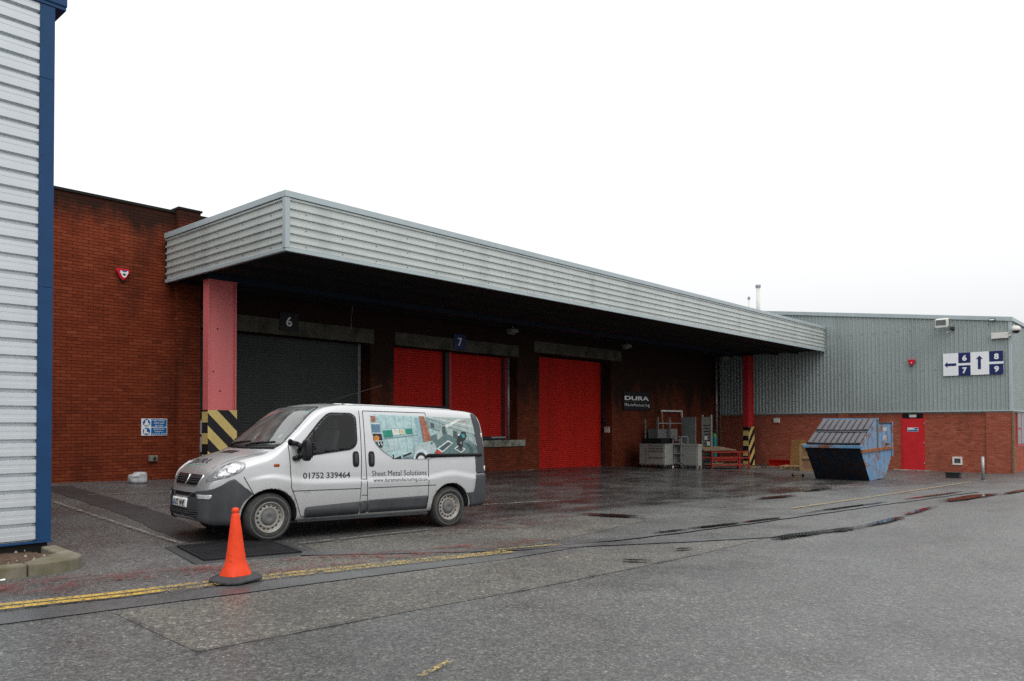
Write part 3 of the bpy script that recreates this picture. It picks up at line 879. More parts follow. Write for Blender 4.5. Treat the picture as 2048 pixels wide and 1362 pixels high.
sw = 1.83
x = CX0 + .10
while x < CX1 - .3:
    x2 = min(x + sw, CX1)
    fascia_sheet((x + .003, CY0 + .042 + random.uniform(-.002, .002), 0), (x2, CY0 + .042, 0), (0, -1, 0))
    x = x2
yq = [CY0 + .10, 15.5, 17.3, YF - .21]
for a, b in zip(yq[:-1], yq[1:]):
    fascia_sheet((CX0 + .042, b - .003, 0), (CX0 + .042, a, 0), (-1, 0, 0))
screws = MB()
for xx in np.arange(CX0 + .5, CX1, .9):
    for k in (0, 2, 4):
        z = 5.285 + k * .1655 + .05
        screws.box(xx - .008, xx + .008, CY0 + .03, CY0 + .042, z - .008, z + .008)
for yy in np.arange(CY0 + .6, YF - .3, 1.1):
    for k in (0, 2, 4):
        z = 5.285 + k * .1655 + .05
        screws.box(CX0 + .03, CX0 + .042, yy - .009, yy + .009, z - .009, z + .009)
so = screws.build('fixing_screws', M['dark'], can); so['kind'] = 'stuff'
# cappings in lengths, corner trim, drip edge
x = CX0 - .02
while x < CX1 - .2:
    x2 = min(x + 6.1, CX1)
    MB().box(x + .002, x2, CY0 - .025, CY0 + .16, 6.272, CZ1).build('capping', M['cap'], can, bevel=.006)
    x = x2
MB().box(CX0 - .025, CX0 + .16, CY0 + .163, YF - .21, 6.272, CZ1).build('capping', M['cap'], can, bevel=.006)
MB().box(CX0 - .012, CX0 + .098, CY0 - .012, CY0 + .098, 5.25, 6.27).build('corner_trim', M['cap'], can, bevel=.008)
MB().box(CX0 + .002, CX1, CY0 - .004, CY0 + .07, CZ0, 5.27).build('drip_edge', M['cap'], can, bevel=.006)
MB().box(CX0 - .006, CX0 + .068, CY0 + .072, YF - .21, CZ0, 5.27).build('drip_edge', M['cap'], can, bevel=.006)
# blue beam over the columns and purlins across the soffit
MB().box(8.75, CX1, 17.22, 17.42, 5.12, 5.255).build('beam', M['bluebeam'], can)
for yb in (14.9, 15.9, 18.4):
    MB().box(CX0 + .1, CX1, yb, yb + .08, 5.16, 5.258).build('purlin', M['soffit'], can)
fl = MB()
fl.box(CX0 + .02, CX0 + .09, 13.64, 19.0, 5.3, 5.32)


def clip(poly, a, b, c):
    """keep a*x+b*y<=c"""
    o = []
    for i in range(len(poly)):
        p, q = poly[i], poly[(i + 1) % len(poly)]
        dp, dq = a * p[0] + b * p[1] - c, a * q[0] + b * q[1] - c
        if dp <= 0: o.append(p)
        if dp * dq < 0:
            t = dp / (dp - dq); o.append((p[0] + (q[0] - p[0]) * t, p[1] + (q[1] - p[1]) * t))
    return o


def hazard(mb, fn, w_, h, mode, width, phase=0.0):
    """stripes on a w x h face; mode 0 level bands, +1/-1 diagonals"""
    kx = {0: 0, 1: 1, -1: -1}[mode]
    k = -40
    while k < 60:
        lo = k * width + phase; hi = lo + width
        p = [(0, 0), (w_, 0), (w_, h), (0, h)]
        p = clip(p, kx, 1, hi); p = clip(p, -kx, -1, -lo) if p else p
        if len(p) > 2: mb.add([fn(a, b) for a, b in p], [tuple(range(len(p)))], k % 2)
        k += 1


def column(x0, x1, y0, y1, zb, zs, zt, material, label, diag, wd):
    """steel H column, web along X, boxed with hazard stripes near the ground"""
    ft, bw = .03, .03
    mb = MB()
    mb.box(x0, x0 + ft, y0, y1, zs, zt)
    mb.box(x1 - ft, x1, y0, y1, zs, zt)
    ym = (y0 + y1) / 2
    mb.box(x0 + ft, x1 - ft, ym - bw / 2 - .06, ym + bw / 2 - .06, zs, zt)
    c = mb.build('column', material, can)
    c['label'] = label
    MB().box(x0 - .01, x1 + .01, y0 - .01, y1 + .01, zt - .03, zt).build('head_plate', material, c)
    hb = MB()
    e_ = .012
    hb.box(x0 - e_ + .004, x1 + e_ - .004, y0 - e_ + .004, y1 + e_ - .004, zb, zs, 1)
    hazard(hb, lambda a, b: (x0 - e_ + a, y0 - e_, zb + b), x1 - x0 + 2 * e_, zs - zb, diag, wd)
    hazard(hb, lambda a, b: (x0 - e_, y1 + e_ - a, zb + b), y1 - y0 + 2 * e_, zs - zb, 0, .24 if wd < .25 else .25, .02)
    hb.build('hazard_board', [M['yellow'], M['black']], c)
    bl = MB()
    for a, z in ((.15, zs + .9), (.32, zs + .45), (.25, zs + 1.9)):
        bl.cyl((x0 + a, ym - .085, z), (x0 + a, ym - .07, z), .018, n=8)
    bl.build('bolt_hole', M['dark'], c)
    return c


column(8.78, 9.48, 17.20, 17.46, gz(9, 17.3) - .05, 2.08, 5.12, M['pinkcol'], 'faded pinkish red column behind the van', 1, .29)
column(36.55, 37.20, 16.90, 17.16, gz(37, 17) - .05, 1.60, 5.12, M['redcol'], 'red column near the grey clad building', -1, .32)
# hanging wire
t = thing('hanging_wire', (13.6, 18.2, 5.0), 'thin pale wire hanging loose under the canopy', 'wire')
MB().tube([(13.62, 18.2, 5.2), (13.58, 18.2, 4.95), (13.56, 18.22, 4.7), (13.60, 18.25, 4.45)], .006, 5).build('cable', M['galv'], t)
# bulkhead lights under the soffit
for i, (x, y, lab) in enumerate(((20.6, 18.3, 'small pale floodlight under the canopy above door 7'), (27.9, 18.3, 'small pale floodlight under the canopy above the large shutter'), (36.2, 17.9, 'small pale floodlight under the canopy near the far column'))):
    t = thing('soffit_light', (x, y, 5.0), lab, 'light', 'floodlights under the canopy')
    MB().box(x - .02, x + .02, y - .02, y + .02, 5.08, 5.2).build('bracket', M['galv'], t)
    MB().prism([(-.2, .08), (.16, .08), (.2, -.02), (-.12, -.10)], lambda a, b, d: (x + d, y - a * .8, 5.03 + b), -.16, .16).build('case', M['steelgrey'], t, bevel=.01)
    MB().quad((x - .14, y + .16, 5.005), (x + .14, y + .16, 5.005), (x + .14, y + .1, 4.935), (x - .14, y + .1, 4.935)).build('lens', M['galv'], t)

# ------------------------------------------------------------------ left building
LX, LY = 3.37, 10.5
lb = thing('silver_clad_building', (0, LY, .1), 'silver ribbed metal building with blue corner trim beside the road', 'building')
MB().box(-8, LX - .03, LY + .07, 15.5, .0, 6.9).build('wall', M['soffit'], lb)
# cladding: one sheet carries five ribs
pr = [(0, 0), (0, .010), (.046, .024), (.046, .080), (.044, .082), (.044, .120), (.046, .122), (.046, .168), (0, .182), (0, .200)]
z0 = .34
sheet_mb = None
first = None
z = z0
while z < 6.75:
    zz = min(z + 1.0, 6.855)
    mb = MB()
    for i in range(5):
        for (d0, h0), (d1, h1) in zip(pr[:-1], pr[1:]):
            a, b = z + i * .2 + h0, z + i * .2 + h1
            if a >= zz: continue
            b = min(b, zz)
            mb.add([(-8, LY + .055 - d0, a), (LX - .13, LY + .055 - d0, a), (LX - .13, LY + .055 - d1, b), (-8, LY + .055 - d1, b)], [(0, 1, 2, 3)])
    o = mb.build('cladding_sheet', M['silver'], lb)
    md = o.modifiers.new('thick', 'SOLIDIFY'); md.thickness = .003; md.offset = 0
    z += 1.0
for a, b in ((.34, 3.4), (3.403, 5.95), (5.953, 6.855)):
    mb = MB()
    mb.box(LX - .165, LX, LY - .005, LY + .02, a, b)
    mb.box(LX - .012, LX, LY + .02, LY + .2, a, b)
    mb.build('corner_trim', M['blue'], lb, bevel=.004)
MB().box(-8, LX + .015, LY - .02, LY + .12, .315, .338).build('base_flashing', M['blue'], lb, bevel=.004)
MB().box(-8, LX - .03, LY + .03, LY + .065, .05, .315).build('plinth', M['soffit'], lb)
MB().box(-8, LX + .12, LY - .015, 15.7, 6.86, 6.90).build('eaves_soffit', M['blue'], lb)
MB().box(-8, LX + .13, LY - .03, 15.73, 6.902, 7.15).build('eaves_gutter', M['blue'], lb, bevel=.01)
tk = MB()
for i in range(33):
    tk.box(LX - .150, LX - .142, LY - .009, LY - .004, .40 + i * .2, .408 + i * .2)
tk.build('trim_rivets', M['dark'], lb)['kind'] = 'stuff'

# kerbed bed at its foot
kb = thing('kerb', (2, 9.4, .14), 'low concrete kerb with rounded corner round the soil bed', 'kerb')
kb['kind'] = 'structure'
KZ = .275


def kerb_stone(poly):
    n_ = len(poly)
    mb = MB().prism(poly, lambda a, b, d: (a, b, d), .02, KZ)
    return mb.build('kerb_stone', M['kerb'], kb, bevel=.02)


for a, b in ((-4.6, -3.7), (-3.69, -2.78), (-2.77, -1.86), (-1.85, -.94), (-.93, -.02), (-.01, .90), (.91, 1.82), (1.83, 2.74)):
    kerb_stone([(a, 9.22), (b, 9.22), (b, 9.40), (a, 9.40)])
arc = [(3.0 + .38 * math.sin(R(t)), 9.60 - .38 * math.cos(R(t))) for t in range(0, 91, 15)]
kerb_stone([(2.75, 9.22)] + arc + [(3.38, 9.78), (3.15, 9.78), (2.75, 9.40)])
kerb_stone([(3.20, 9.79), (3.38, 9.79), (3.42, 10.47), (3.25, 10.47)])
# lumpy soil inside
vs, fs = [], []
nxx, nyy = 90, 18
for j in range(nyy + 1):
    for i in range(nxx + 1):
        x = -4.6 + (7.75) * i / nxx; y = 9.39 + 1.14 * j / nyy
        vs.append((x, y, .245 + random.uniform(-.014, .014) + .02 * math.sin(x * 3 + y * 5)))
for j in range(nyy):
    for i in range(nxx):
        a = j * (nxx + 1) + i
        fs.append((a, a + 1, a + nxx + 2, a + nxx + 1))
s = MB().add(vs, fs, 0, True).build('soil', M['soil'])
tag(s, 'bare brown soil inside the kerb', None, None, 'stuff')
deb = MB()
for i in range(46):
    x, y = random.uniform(1.2, 3.1), random.uniform(9.42, 10.4)
    r_ = random.uniform(.008, .022)
    deb.add([(x - r_, y, .265), (x, y - r_, .26), (x + r_, y, .265), (x, y + r_, .26), (x, y, .27 + r_)], [(0, 1, 4), (1, 2, 4), (2, 3, 4), (3, 0, 4)], 0)
tag(deb.build('gravel', M['concrete']), 'scattered pale stones on the soil', None, None, 'stuff')
tag(MB().add([(2.43, 9.02, gz(2.4, 9) + .034), (2.48, 9.01, gz(2.4, 9) + .034), (2.49, 9.04, gz(2.4, 9) + .045), (2.44, 9.045, gz(2.4, 9) + .04)], [(0, 1, 2, 3)]).build('litter_paper', M['white']), 'scrap of white paper by the kerb', 'litter')

# ------------------------------------------------------------------ grey clad building on the far side
XR, RY = 37.9, 6.0
rb = thing('grey_clad_building', (XR, 12, -.3), 'grey ribbed metal building on a red brick base with a red door', 'building')


def rtop(y):
    return 6.03 + .122 * (y - RY) if y < 23 else 6.03 + .122 * 17 - .122 * (y - 23)


BXP = XR + .10
MB().box(BXP, 70, RY + .10, 40, -.9, 2.26).build('brick_base', M['mortar_r'], rb)
base = [c for c in rb.children][0]
DOOR = (9.32, 10.30, -.9, 2.26)
brick_face(base, 'Y', BXP, RY + .10, YF - .05, -.75, 2.24, M['brick_r'], holes=[DOOR], single=(6.1, 9.0, .1, 2.2), budget=300, zfun=lambda y: gz(XR, y))
brick_face(base, 'X', RY + .10, BXP, 46, -.75, 2.24, M['brick_r'], holes=[(39.4, 41.2, .7, 2.3)])
# end pier and a pier mid-wall
for (y0, y1) in ((6.02, 6.95), (12.6, 13.05)):
    p = MB().box(BXP - .06, BXP + .02, y0, y1, -.75, 2.24).build('pier', M['mortar_r'], rb)
    brick_face(p, 'Y', BXP - .06, y0, y1, -.75, 2.24, M['brick_r'])
# steel rail at the corner, window in the side wall
MB().box(BXP - .12, BXP - .02, 5.93, 6.015, -.6, 2.24).build('corner_guard', M['woodold'], rb, bevel=.01)
wn = MB().box(39.4, 41.2, RY + .06, RY + .14, .72, 2.25).build('window', M['redcol'], rb)
MB().box(39.55, 40.25, RY + .05, RY + .07, .85, 1.45).build('pane', M['galv'], wn)
MB().box(39.55, 40.25, RY + .05, RY + .07, 1.55, 2.2).build('pane', M['galv'], wn)
MB().box(40.4, 41.05, RY + .05, RY + .07, .85, 2.2).build('pane', M['galv'], wn)
# vertical ribbed cladding in one metre sheets
rp_ = [(0, 0), (0, .085), (.032, .105), (.032, .150), (0, .1699)]
y = RY + .06
while y < 19.05:
    y2 = min(y + 5 * .17, 19.08)
    mb = MB()
    k = 0
    while True:
        b0 = y + k * .17
        if b0 >= y2 - .001: break
        for (d0, h0), (d1, h1) in zip(rp_[:-1], rp_[1:]):
            ya, yb = b0 + h0, min(b0 + h1, y2)
            if ya >= y2: continue
            xa, xb = XR + .03 - d0, XR + .03 - d1
            mb.add([(xa, ya, 2.28), (xb, yb, 2.28), (xb, yb, rtop(yb) - .02), (xa, ya, rtop(ya) - .02)], [(0, 1, 2, 3)])
        k += 1
    mb.build('cladding_sheet', M['rclad'], rb)
    y = y2
x = XR + .08
while x < 50:
    x2 = x + .85
    mb = MB()
    for k in range(5):
        b0 = x + k * .17
        for (d0, h0), (d1, h1) in zip(rp_[:-1], rp_[1:]):
            mb.add([(b0 + h0, RY + .03 - d0, 2.28), (b0 + h1, RY + .03 - d1, 2.28), (b0 + h1, RY + .03 - d1, 6.0), (b0 + h0, RY + .03 - d0, 6.0)], [(0, 1, 2, 3)])
    mb.build('cladding_sheet', M['rclad'], rb)
    x = x2
core = MB()
core.prism([(RY + .05, 2.2), (40, 2.2), (40, 4.0), (23, rtop(23) - .03), (RY + .05, 6.0)], lambda a, b, d: (d, a, b), XR + .05, 70)
core.build('wall_core', M['rclad'], rb)
MB().box(XR - .012, XR + .06, RY - .01, RY + .10, 2.26, 6.05).build('corner_trim', M['cap'], rb, bevel=.01)
MB().bar((XR + .02, RY + .0, 2.265), (XR + .02, 19.08, 2.265), .12, .04).build('drip_flashing', M['cap'], rb)
MB().bar((XR + .1, RY + .02, 2.262), (50, RY + .02, 2.262), .12, .04).build('drip_flashing', M['cap'], rb)
vg = MB()
for a, b in ((RY - .06, 11.0), (11.005, 17.5), (17.505, 23.0)):
    vg = MB()
    vg.prism([(a, rtop(a) - .05), (b, rtop(b) - .05), (b, rtop(b) + .13), (a, rtop(a) + .13)], lambda p, q, d: (d, p, q), XR - .05, XR + .10)
    vg.build('verge_trim', M['cap'], rb, bevel=.008)
MB().box(XR + .104, 60, RY - .06, RY + .10, 5.99, 6.15).build('eaves_trim', M['cap'], rb, bevel=.008)
rf = MB()
rf.quad((XR + .1, RY - .05, rtop(RY - .05) + .10), (70, RY - .05, rtop(RY - .05) + .10), (70, 23, rtop(23) + .10), (XR + .1, 23, rtop(23) + .10))
rf.quad((XR + .1, 23, rtop(23) + .10), (70, 23, rtop(23) + .10), (70, 40, 4.1), (XR + .1, 40, 4.1))
rf.build('roof', M['cap'], rb)
sc_ = MB()
for y in np.arange(6.3, 19, .51):
    for z in (4.1, 5.9):
        if z < rtop(y) - .2: sc_.box(XR - .012, XR, y - .015, y + .015, z - .015, z + .015)
sc_.build('fixing_screws', M['steeldark'], rb)['kind'] = 'stuff'
# red door with glazed light over
d = MB().box(BXP - .03, BXP + .05, 9.32, 10.30, -.45, 2.25).build('door', M['reddoor'], rb, bevel=.006)
MB().box(BXP - .045, BXP - .03, 9.40, 10.22, -.36, 1.90).build('leaf', M['reddoor'], d, bevel=.006)
MB().box(BXP - .036, BXP - .029, 9.38, 10.24, 1.97, 2.2).build('fanlight', M['glass'], d)
MB().box(BXP - .039, BXP - .0365, 9.65, 9.95, 2.02, 2.14).build('fanlight_notice', M['offwhite'], d)
MB().box(BXP - .055, BXP - .045, 9.58, 10.02, 1.38, 1.56).build('door_sign', M['offwhite'], d)
mb = MB()
mb.box(BXP - .058, BXP - .055, 9.60, 10.00, 1.395, 1.455)
mb.box(BXP - .058, BXP - .055, 9.60, 9.74, 1.475, 1.545)
mb.build('door_sign_print', M['signblue'], d)
for z in (-.1, .8, 1.65):
    MB().cyl((BXP - .05, 9.345, z), (BXP - .05, 9.345, z + .12), .014, n=8).build('hinge', M['galv'], d)
MB().box(BXP - .35, BXP + .05, 9.1, 10.6, -.6, gz(XR, 9.8) + .03).build('door_step', M['concrete'], rb, bevel=.015)
# downpipe in the corner
t = thing('downpipe', (37.3, YF - .12, .2), 'grey downpipe in the corner between brick wall and clad wall', 'pipe')
MB().cyl((37.30, YF - .12, .45), (37.30, YF - .12, 5.15), .068, n=14).build('pipe', M['galv'], t)
MB().cyl((37.30, YF - .12, 2.6), (37.30, YF - .12, 2.75), .085, n=14).build('collar', M['galv'], t)
MB().cyl((37.30, YF - .12, .55), (37.22, YF - .3, .30), .068, n=14).build('shoe', M['galv'], t)
MB().box(37.2, 37.4, YF - .1, YF - .0, 1.9, 1.94).build('bracket', M['galv'], t)

# direction sign
SX = XR - .06
t = thing('direction_sign', (SX, 7.4, 3.8), 'white and navy direction sign with arrows and numbers on grey cladding', 'sign')
MB().box(SX, SX + .03, 6.28, 8.53, 3.80, 4.77).build('board', M['signwhite'], t, bevel=.004)
P = lambda y0, y1, z0, z1, mb: mb.quad((SX - .004, y0, z0), (SX - .004, y1, z0), (SX - .004, y1, z1), (SX - .004, y0, z1))
for q_ in ((7.48, 7.94, 4.33, 4.77), (7.48, 7.94, 3.80, 4.23), (6.28, 6.79, 4.33, 4.77), (6.28, 6.79, 3.80, 4.23)):
    mb = MB(); P(*q_, mb); mb.build('navy_panel', M['navy'], t)
mb = MB()
mb.add([(SX - .006, a, b) for a, b in ((8.48, 4.28), (8.36, 4.41), (8.36, 4.335), (8.02, 4.335), (8.02, 4.225), (8.36, 4.225), (8.36, 4.15))], [tuple(range(7))])
mb.build('arrow', M['navy'], t)
mb = MB()
mb.add([(SX - .006, a, b) for a, b in ((7.15, 4.61), (7.28, 4.47), (7.205, 4.47), (7.205, 4.04), (7.095, 4.04), (7.095, 4.47), (7.02, 4.47))], [tuple(range(7))])
mb.build('arrow', M['navy'], t)
for s, y, z in (('6', 7.79, 4.42), ('7', 7.79, 3.89), ('8', 6.61, 4.42), ('9', 6.61, 3.89)):
    flat_text('number', s, (SX - .008, y, z), AYn, AZ, .17, .25, M['print_white'], t, .035)
for i in range(2):
    MB().box(SX + .03, SX + .08, 6.7 + i * 1.3, 6.75 + i * 1.3, 3.85, 4.7).build('bracket', M['galv'], t)
# alarm, floodlight, dome camera, small lamp on the clad wall
t = thing('alarm_box', (XR, 9.79, 4.3), 'plain red alarm box on the grey clad wall', 'alarm box')
MB().prism([(a * 1.0, b * 1.0) for a, b in sh], lambda a, b, d: (XR - d, 9.79 - a, 4.48 + b), .0, .10).build('case', M['alarmred'], t, bevel=.015)
MB().cyl((XR - .05, 9.79, 4.345), (XR - .05, 9.79, 4.29), .045, .03, 12).build('strobe', M['dark'], t)
MB().prism([(a * .18, -.03 + b * .2) for a, b in sh], lambda a, b, d: (XR - d, 9.79 - a, 4.48 + b), .10, .102).build('badge', M['offwhite'], t)
t = thing('floodlight', (XR, 8.4, 5.9), 'pale square floodlight on an arm near the eaves of the clad wall', 'floodlight')
MB().prism([(0, 0), (.34, .10), (.30, .44), (-.04, .36)], lambda a, b, d: (XR - .55 + a, d, 5.86 + b), 8.25, 8.72).build('case', M['offwhite'], t, bevel=.02)
MB().quad((XR - .562, 8.29, 5.96), (XR - .562, 8.68, 5.96), (XR - .592, 8.68, 6.19), (XR - .592, 8.29, 6.19)).build('lens', M['steeldark'], t)
MB().tube([(XR - .3, 8.2, 5.98), (XR - .12, 8.16, 5.85), (XR, 8.16, 5.85)], .025).build('arm', M['galv'], t)
MB().box(XR - .05, XR, 8.08, 8.24, 5.78, 5.92).build('wall_plate', M['dark'], t)
MB().tube([(XR - .25, 8.5, 5.88), (XR - .12, 8.42, 5.66), (XR - .03, 8.28, 5.72), (XR - .01, 8.18, 5.80)], .012, 6).build('cable', M['offwhite'], t)
t = thing('security_camera', (XR, 6.3, 5.3), 'white dome security camera on a bracket at the building corner', 'camera')
MB().box(XR - .12, XR - .02, 6.08, 6.70, 5.28, 5.53).build('bracket_box', M['offwhite'], t, bevel=.01)
MB().tube([(XR - .08, 6.1, 5.34), (XR - .12, 5.95, 5.42), (XR - .14, 5.93, 5.72), (XR - .14, 5.84, 5.76)], .035, 10).build('arm', M['offwhite'], t)
MB().lathe([(0, .16), (.08, .15), (.15, .10), (.17, .02), (.17, -.04), (.15, -.05)], (XR - .14, 5.80, 5.60), 'Z', 20).build('hood', M['offwhite'], t)
MB().lathe([(.145, -.045), (.13, -.10), (.08, -.15), (0, -.165)], (XR - .14, 5.80, 5.60), 'Z', 20).build('dome', M['glass'], t)
t = thing('eaves_lamp', (XR, 6.6, 6.0), 'small white lamp fixed on the verge trim near the corner', 'light')
MB().box(XR - .12, XR - .05, 6.55, 6.78, 6.05, 6.15).build('case', M['dark'], t, bevel=.015)
MB().box(XR - .135, XR - .12, 6.57, 6.76, 6.06, 6.12).build('lens', M['white'], t, bevel=.006)
# wall vent, junction box
t = thing('wall_vent', (BXP, 8.05, -.05), 'white square wall vent low on the orange brick wall', 'vent')
mb = MB(); y0, y1, z0, z1 = 7.86, 8.24, -.05, .30; xx = BXP - .06
mb.box(xx, BXP, y0, y1, z0, z0 + .07); mb.box(xx, BXP, y0, y1, z1 - .07, z1); mb.box(xx, BXP, y0, y0 + .07, z0 + .07, z1 - .07); mb.box(xx, BXP, y1 - .07, y1, z0 + .07, z1 - .07)
mb.build('frame', M['offwhite'], t, bevel=.005)
for i in range(5):
    MB().bar((xx + .03, y0 + .07, z0 + .09 + i * .042), (xx + .03, y1 - .07, z0 + .09 + i * .042), .03, .012).build('louvre', M['galv'], t)
MB().box(BXP - .02, BXP - .012, y0 + .07, y1 - .07, z0 + .07, z1 - .07).build('backing', M['dark'], t)
t = thing('junction_box', (BXP, 16.05, 1.8), 'small pale junction box on brick below the cladding', 'junction box')
MB().box(BXP - .09, BXP - .012, 15.9, 16.2, 1.80, 2.03).build('case', M['offwhite'], t, bevel=.01)
MB().tube([(BXP - .04, 16.05, 2.03), (BXP - .04, 16.05, 2.25)], .015, 6).build('conduit', M['galv'], t)
# roof flues
for x, y, zt, r_, lab in ((45, 20.12, 10.15, .115, 'tall pale roof flue with a cap'), (46.5, 21.4, 9.75, .06, 'short thin roof flue beside the tall one')):
    t = thing('roof_flue', (x, y, 7.3), lab, 'flue')
    MB().cyl((x, y, rtop(y) - .1), (x, y, zt - .16), r_, n=16).build('pipe', M['offwhite'], t)
    MB().lathe([(r_ * 1.0, zt - .18), (r_ * 1.35, zt - .16), (r_ * 1.35, zt - .02), (r_ * 1.1, zt), (0, zt)], (x, y, 0), 'Z', 16).build('cap', M['galv'], t)

# ------------------------------------------------------------------ skip
GZS = gz(28.6, 9.5)
sk = thing('skip', (28.6, 9.55, GZS), 'blue rusty enclosed waste skip with ribbed grey plastic lids', 'skip')
Y0, Y1 = 8.62, 10.48
q0 = GZS
prof = [(28.14, q0), (27.15, .93), (27.20, 1.00), (28.90, 1.90), (29.02, 1.90), (29.02, 1.74), (30.62, 1.74), (30.66, .82), (30.52, .45), (30.2, .10), (29.75, q0 + .03)]
body = MB().prism(prof, lambda a, b, d: (a, d, b), Y0 + .02, Y1 - .02)
# inner shell parts: sides, front, rear
side_o = MB()
body.build('hopper', M['skipblue'], sk, bevel=.01)
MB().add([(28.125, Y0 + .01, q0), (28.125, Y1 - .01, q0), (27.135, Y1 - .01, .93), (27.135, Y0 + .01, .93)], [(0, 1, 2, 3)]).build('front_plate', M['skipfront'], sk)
MB().bar((27.15, Y0 - .05, .955), (27.15, Y1 + .05, .955), .13, .10).build('front_lip', M['skipblue'], sk, bevel=.01)
MB().bar((27.25, Y0 - .0, .80), (30.66, Y0 - .0, .86), .07, .11).build('side_rail', M['rust'], sk, bevel=.008)
MB().bar((27.25, Y1 + .0, .80), (30.66, Y1 + .0, .86), .07, .11).build('side_rail', M['rust'], sk, bevel=.008)
MB().box(28.97, 29.05, Y0 - .02, Y0 + .03, .9, 1.86).build('side_rib', M['steeldark'], sk)
MB().box(30.60, 30.70, Y0 - .03, Y0 + .05, .55, 1.80).build('rear_post', M['skipblue'], sk, bevel=.01)
MB().box(29.03, 30.66, Y0 - .02, Y1 + .02, 1.742, 1.79).build('rear_lid', M['dark'], sk, bevel=.008)
MB().bar((28.95, Y0 - .03, 1.90), (28.95, Y1 + .03, 1.90), .14, .05).build('ridge', M['skipblue'], sk, bevel=.01)
for yy in (Y0 + .25, Y1 - .25):
    MB().bar((27.7, yy, .55), (27.95, yy, .05), .09, .05).build('front_rib', M['rust'], sk)
# lifting pin and worn labels on the side
MB().cyl((30.0, Y0 - .12, 1.0), (30.0, Y0 + .03, 1.0), .04, n=12).build('lifting_pin', M['rust'], sk)
MB().box(29.55, 30.1, Y0 + .014, Y0 + .019, 1.46, 1.60).build('worn_label', M['skiplabel'], sk)
MB().box(29.65, 30.05, Y0 + .014, Y0 + .019, 1.14, 1.32).build('worn_label', M['skiplabel'], sk)


def lid(s0, s1, bow):
    """ribbed plastic lid lying on the slope between two fractions of its length"""
    a = Vector((27.20, 0, 1.00)); b = Vector((28.90, 0, 1.90)); dv = b - a
    nrm = Vector((-dv.z, 0, dv.x)).normalized()
    root = MB()
    n_ = 9
    wd = (Y1 - Y0 - .06) / n_

    def pt(s, y, h):
        t = (y - Y0) / (Y1 - Y0)
        return a + dv * s + Vector((0, y, 0)) + nrm * (h - bow * math.sin(math.pi * t))
    K = 10
    for k in range(K * n_):
        ya, yb = Y0 + .03 + wd * k / K, Y0 + .03 + wd * (k + 1) / K
        root.add([pt(s0, ya, .03), pt(s0, yb, .03), pt(s1, yb, .03), pt(s1, ya, .03), pt(s0, ya, .01), pt(s0, yb, .01)], [(0, 1, 2, 3), (0, 1, 5, 4)])
    o = root.build('lid', M['dark'], sk)
    for k in range(n_):
        mb = MB()
        y0_, y1_ = Y0 + .03 + wd * k + .030, Y0 + .03 + wd * (k + 1) - .030
        sm = (s0 + s1) / 2 + random.uniform(-.01, .01)
        for (u0, u1, h0, h1) in ((s0 + .03, sm, .060, .066), (sm, s1 - .02, .066, .055)):
            mb.add([pt(u0, y0_, h0), pt(u0, y1_, h0), pt(u1, y1_, h1), pt(u1, y0_, h1), pt(u0, y0_ - .012, .03), pt(u0, y1_ + .012, .03), pt(u1, y1_ + .012, .03), pt(u1, y0_ - .012, .03)],
                   [(0, 1, 2, 3), (0, 4, 5, 1), (1, 5, 6, 2), (3, 2, 6, 7), (0, 3, 7, 4)])
        mb.build('lid_panel', M['lid'], o)
    MB().bar(pt(s0, Y0 + .03, .04), pt(s0, Y1 - .03, .04), .05, .04).build('lid_edge', M['dark'], o)
    return o


lid(.02, .45, .02)
lid(.52, .97, .03)
MB().bar((28.0, Y0 + .03, 1.47), (28.0, Y1 - .03, 1.47), .07, .03).build('cross_bar', M['galv'], sk)

# ------------------------------------------------------------------ yard clutter by the wall


def G(x, y): return gz(x, y)


# drawer cabinet on castors (faces the camera: front is -X side)
z = G(28.8, 17.6)
t = thing('drawer_cabinet', (29.2, 17.6, z), 'low grey drawer cabinet on castors beside the brick wall', 'cabinet')
cx0, cx1, cy0, cy1 = 28.75, 30.3, 17.0, 18.25
MB().box(cx0, cx1, cy0, cy1, z + .14, z + 1.0).build('carcass', M['steelgrey'], t, bevel=.01)
MB().box(cx0 - .012, cx1 + .012, cy0 - .012, cy1 + .012, z + 1.0, z + 1.03).build('top', M['steelgrey'], t, bevel=.006)
for i, (h0, h1) in enumerate(((.86, .96), (.74, .84), (.47, .72), (.18, .45))):
    dr = MB().box(cx0 - .02, cx0 - .001, cy0 + .05, cy0 + .80, z + h0, z + h1).build('drawer', M['steelgrey'], t, bevel=.005)
    MB().box(cx0 - .03, cx0 - .02, cy0 + .08, cy0 + .77, z + h1 - .035, z + h1 - .012).build('handle', M['dark'], dr)
MB().box(cx0 - .015, cx0 - .001, cy0 + .86, cy1 - .02, z + .18, z + .96).build('cupboard_door', M['steelgrey'], t, bevel=.005)
MB().box(cx0 - .035, cx0 - .015, cy0 + .87, cy0 + .91, z + .2, z + .92).build('handle', M['galv'], t)
for a, b in ((cx0 + .1, cy0 + .1), (cx0 + .1, cy1 - .1), (cx1 - .1, cy0 + .1), (cx1 - .1, cy1 - .1)):
    c = MB().lathe([(0, -.03), (.06, -.03), (.065, 0), (.06, .03), (0, .03)], (a, b, z + .065), 'Y', 14).build('castor', M['rubber'], t)
    MB().box(a - .04, a + .04, b - .04, b + .04, z + .10, z + .14).build('fork', M['galv'], c)
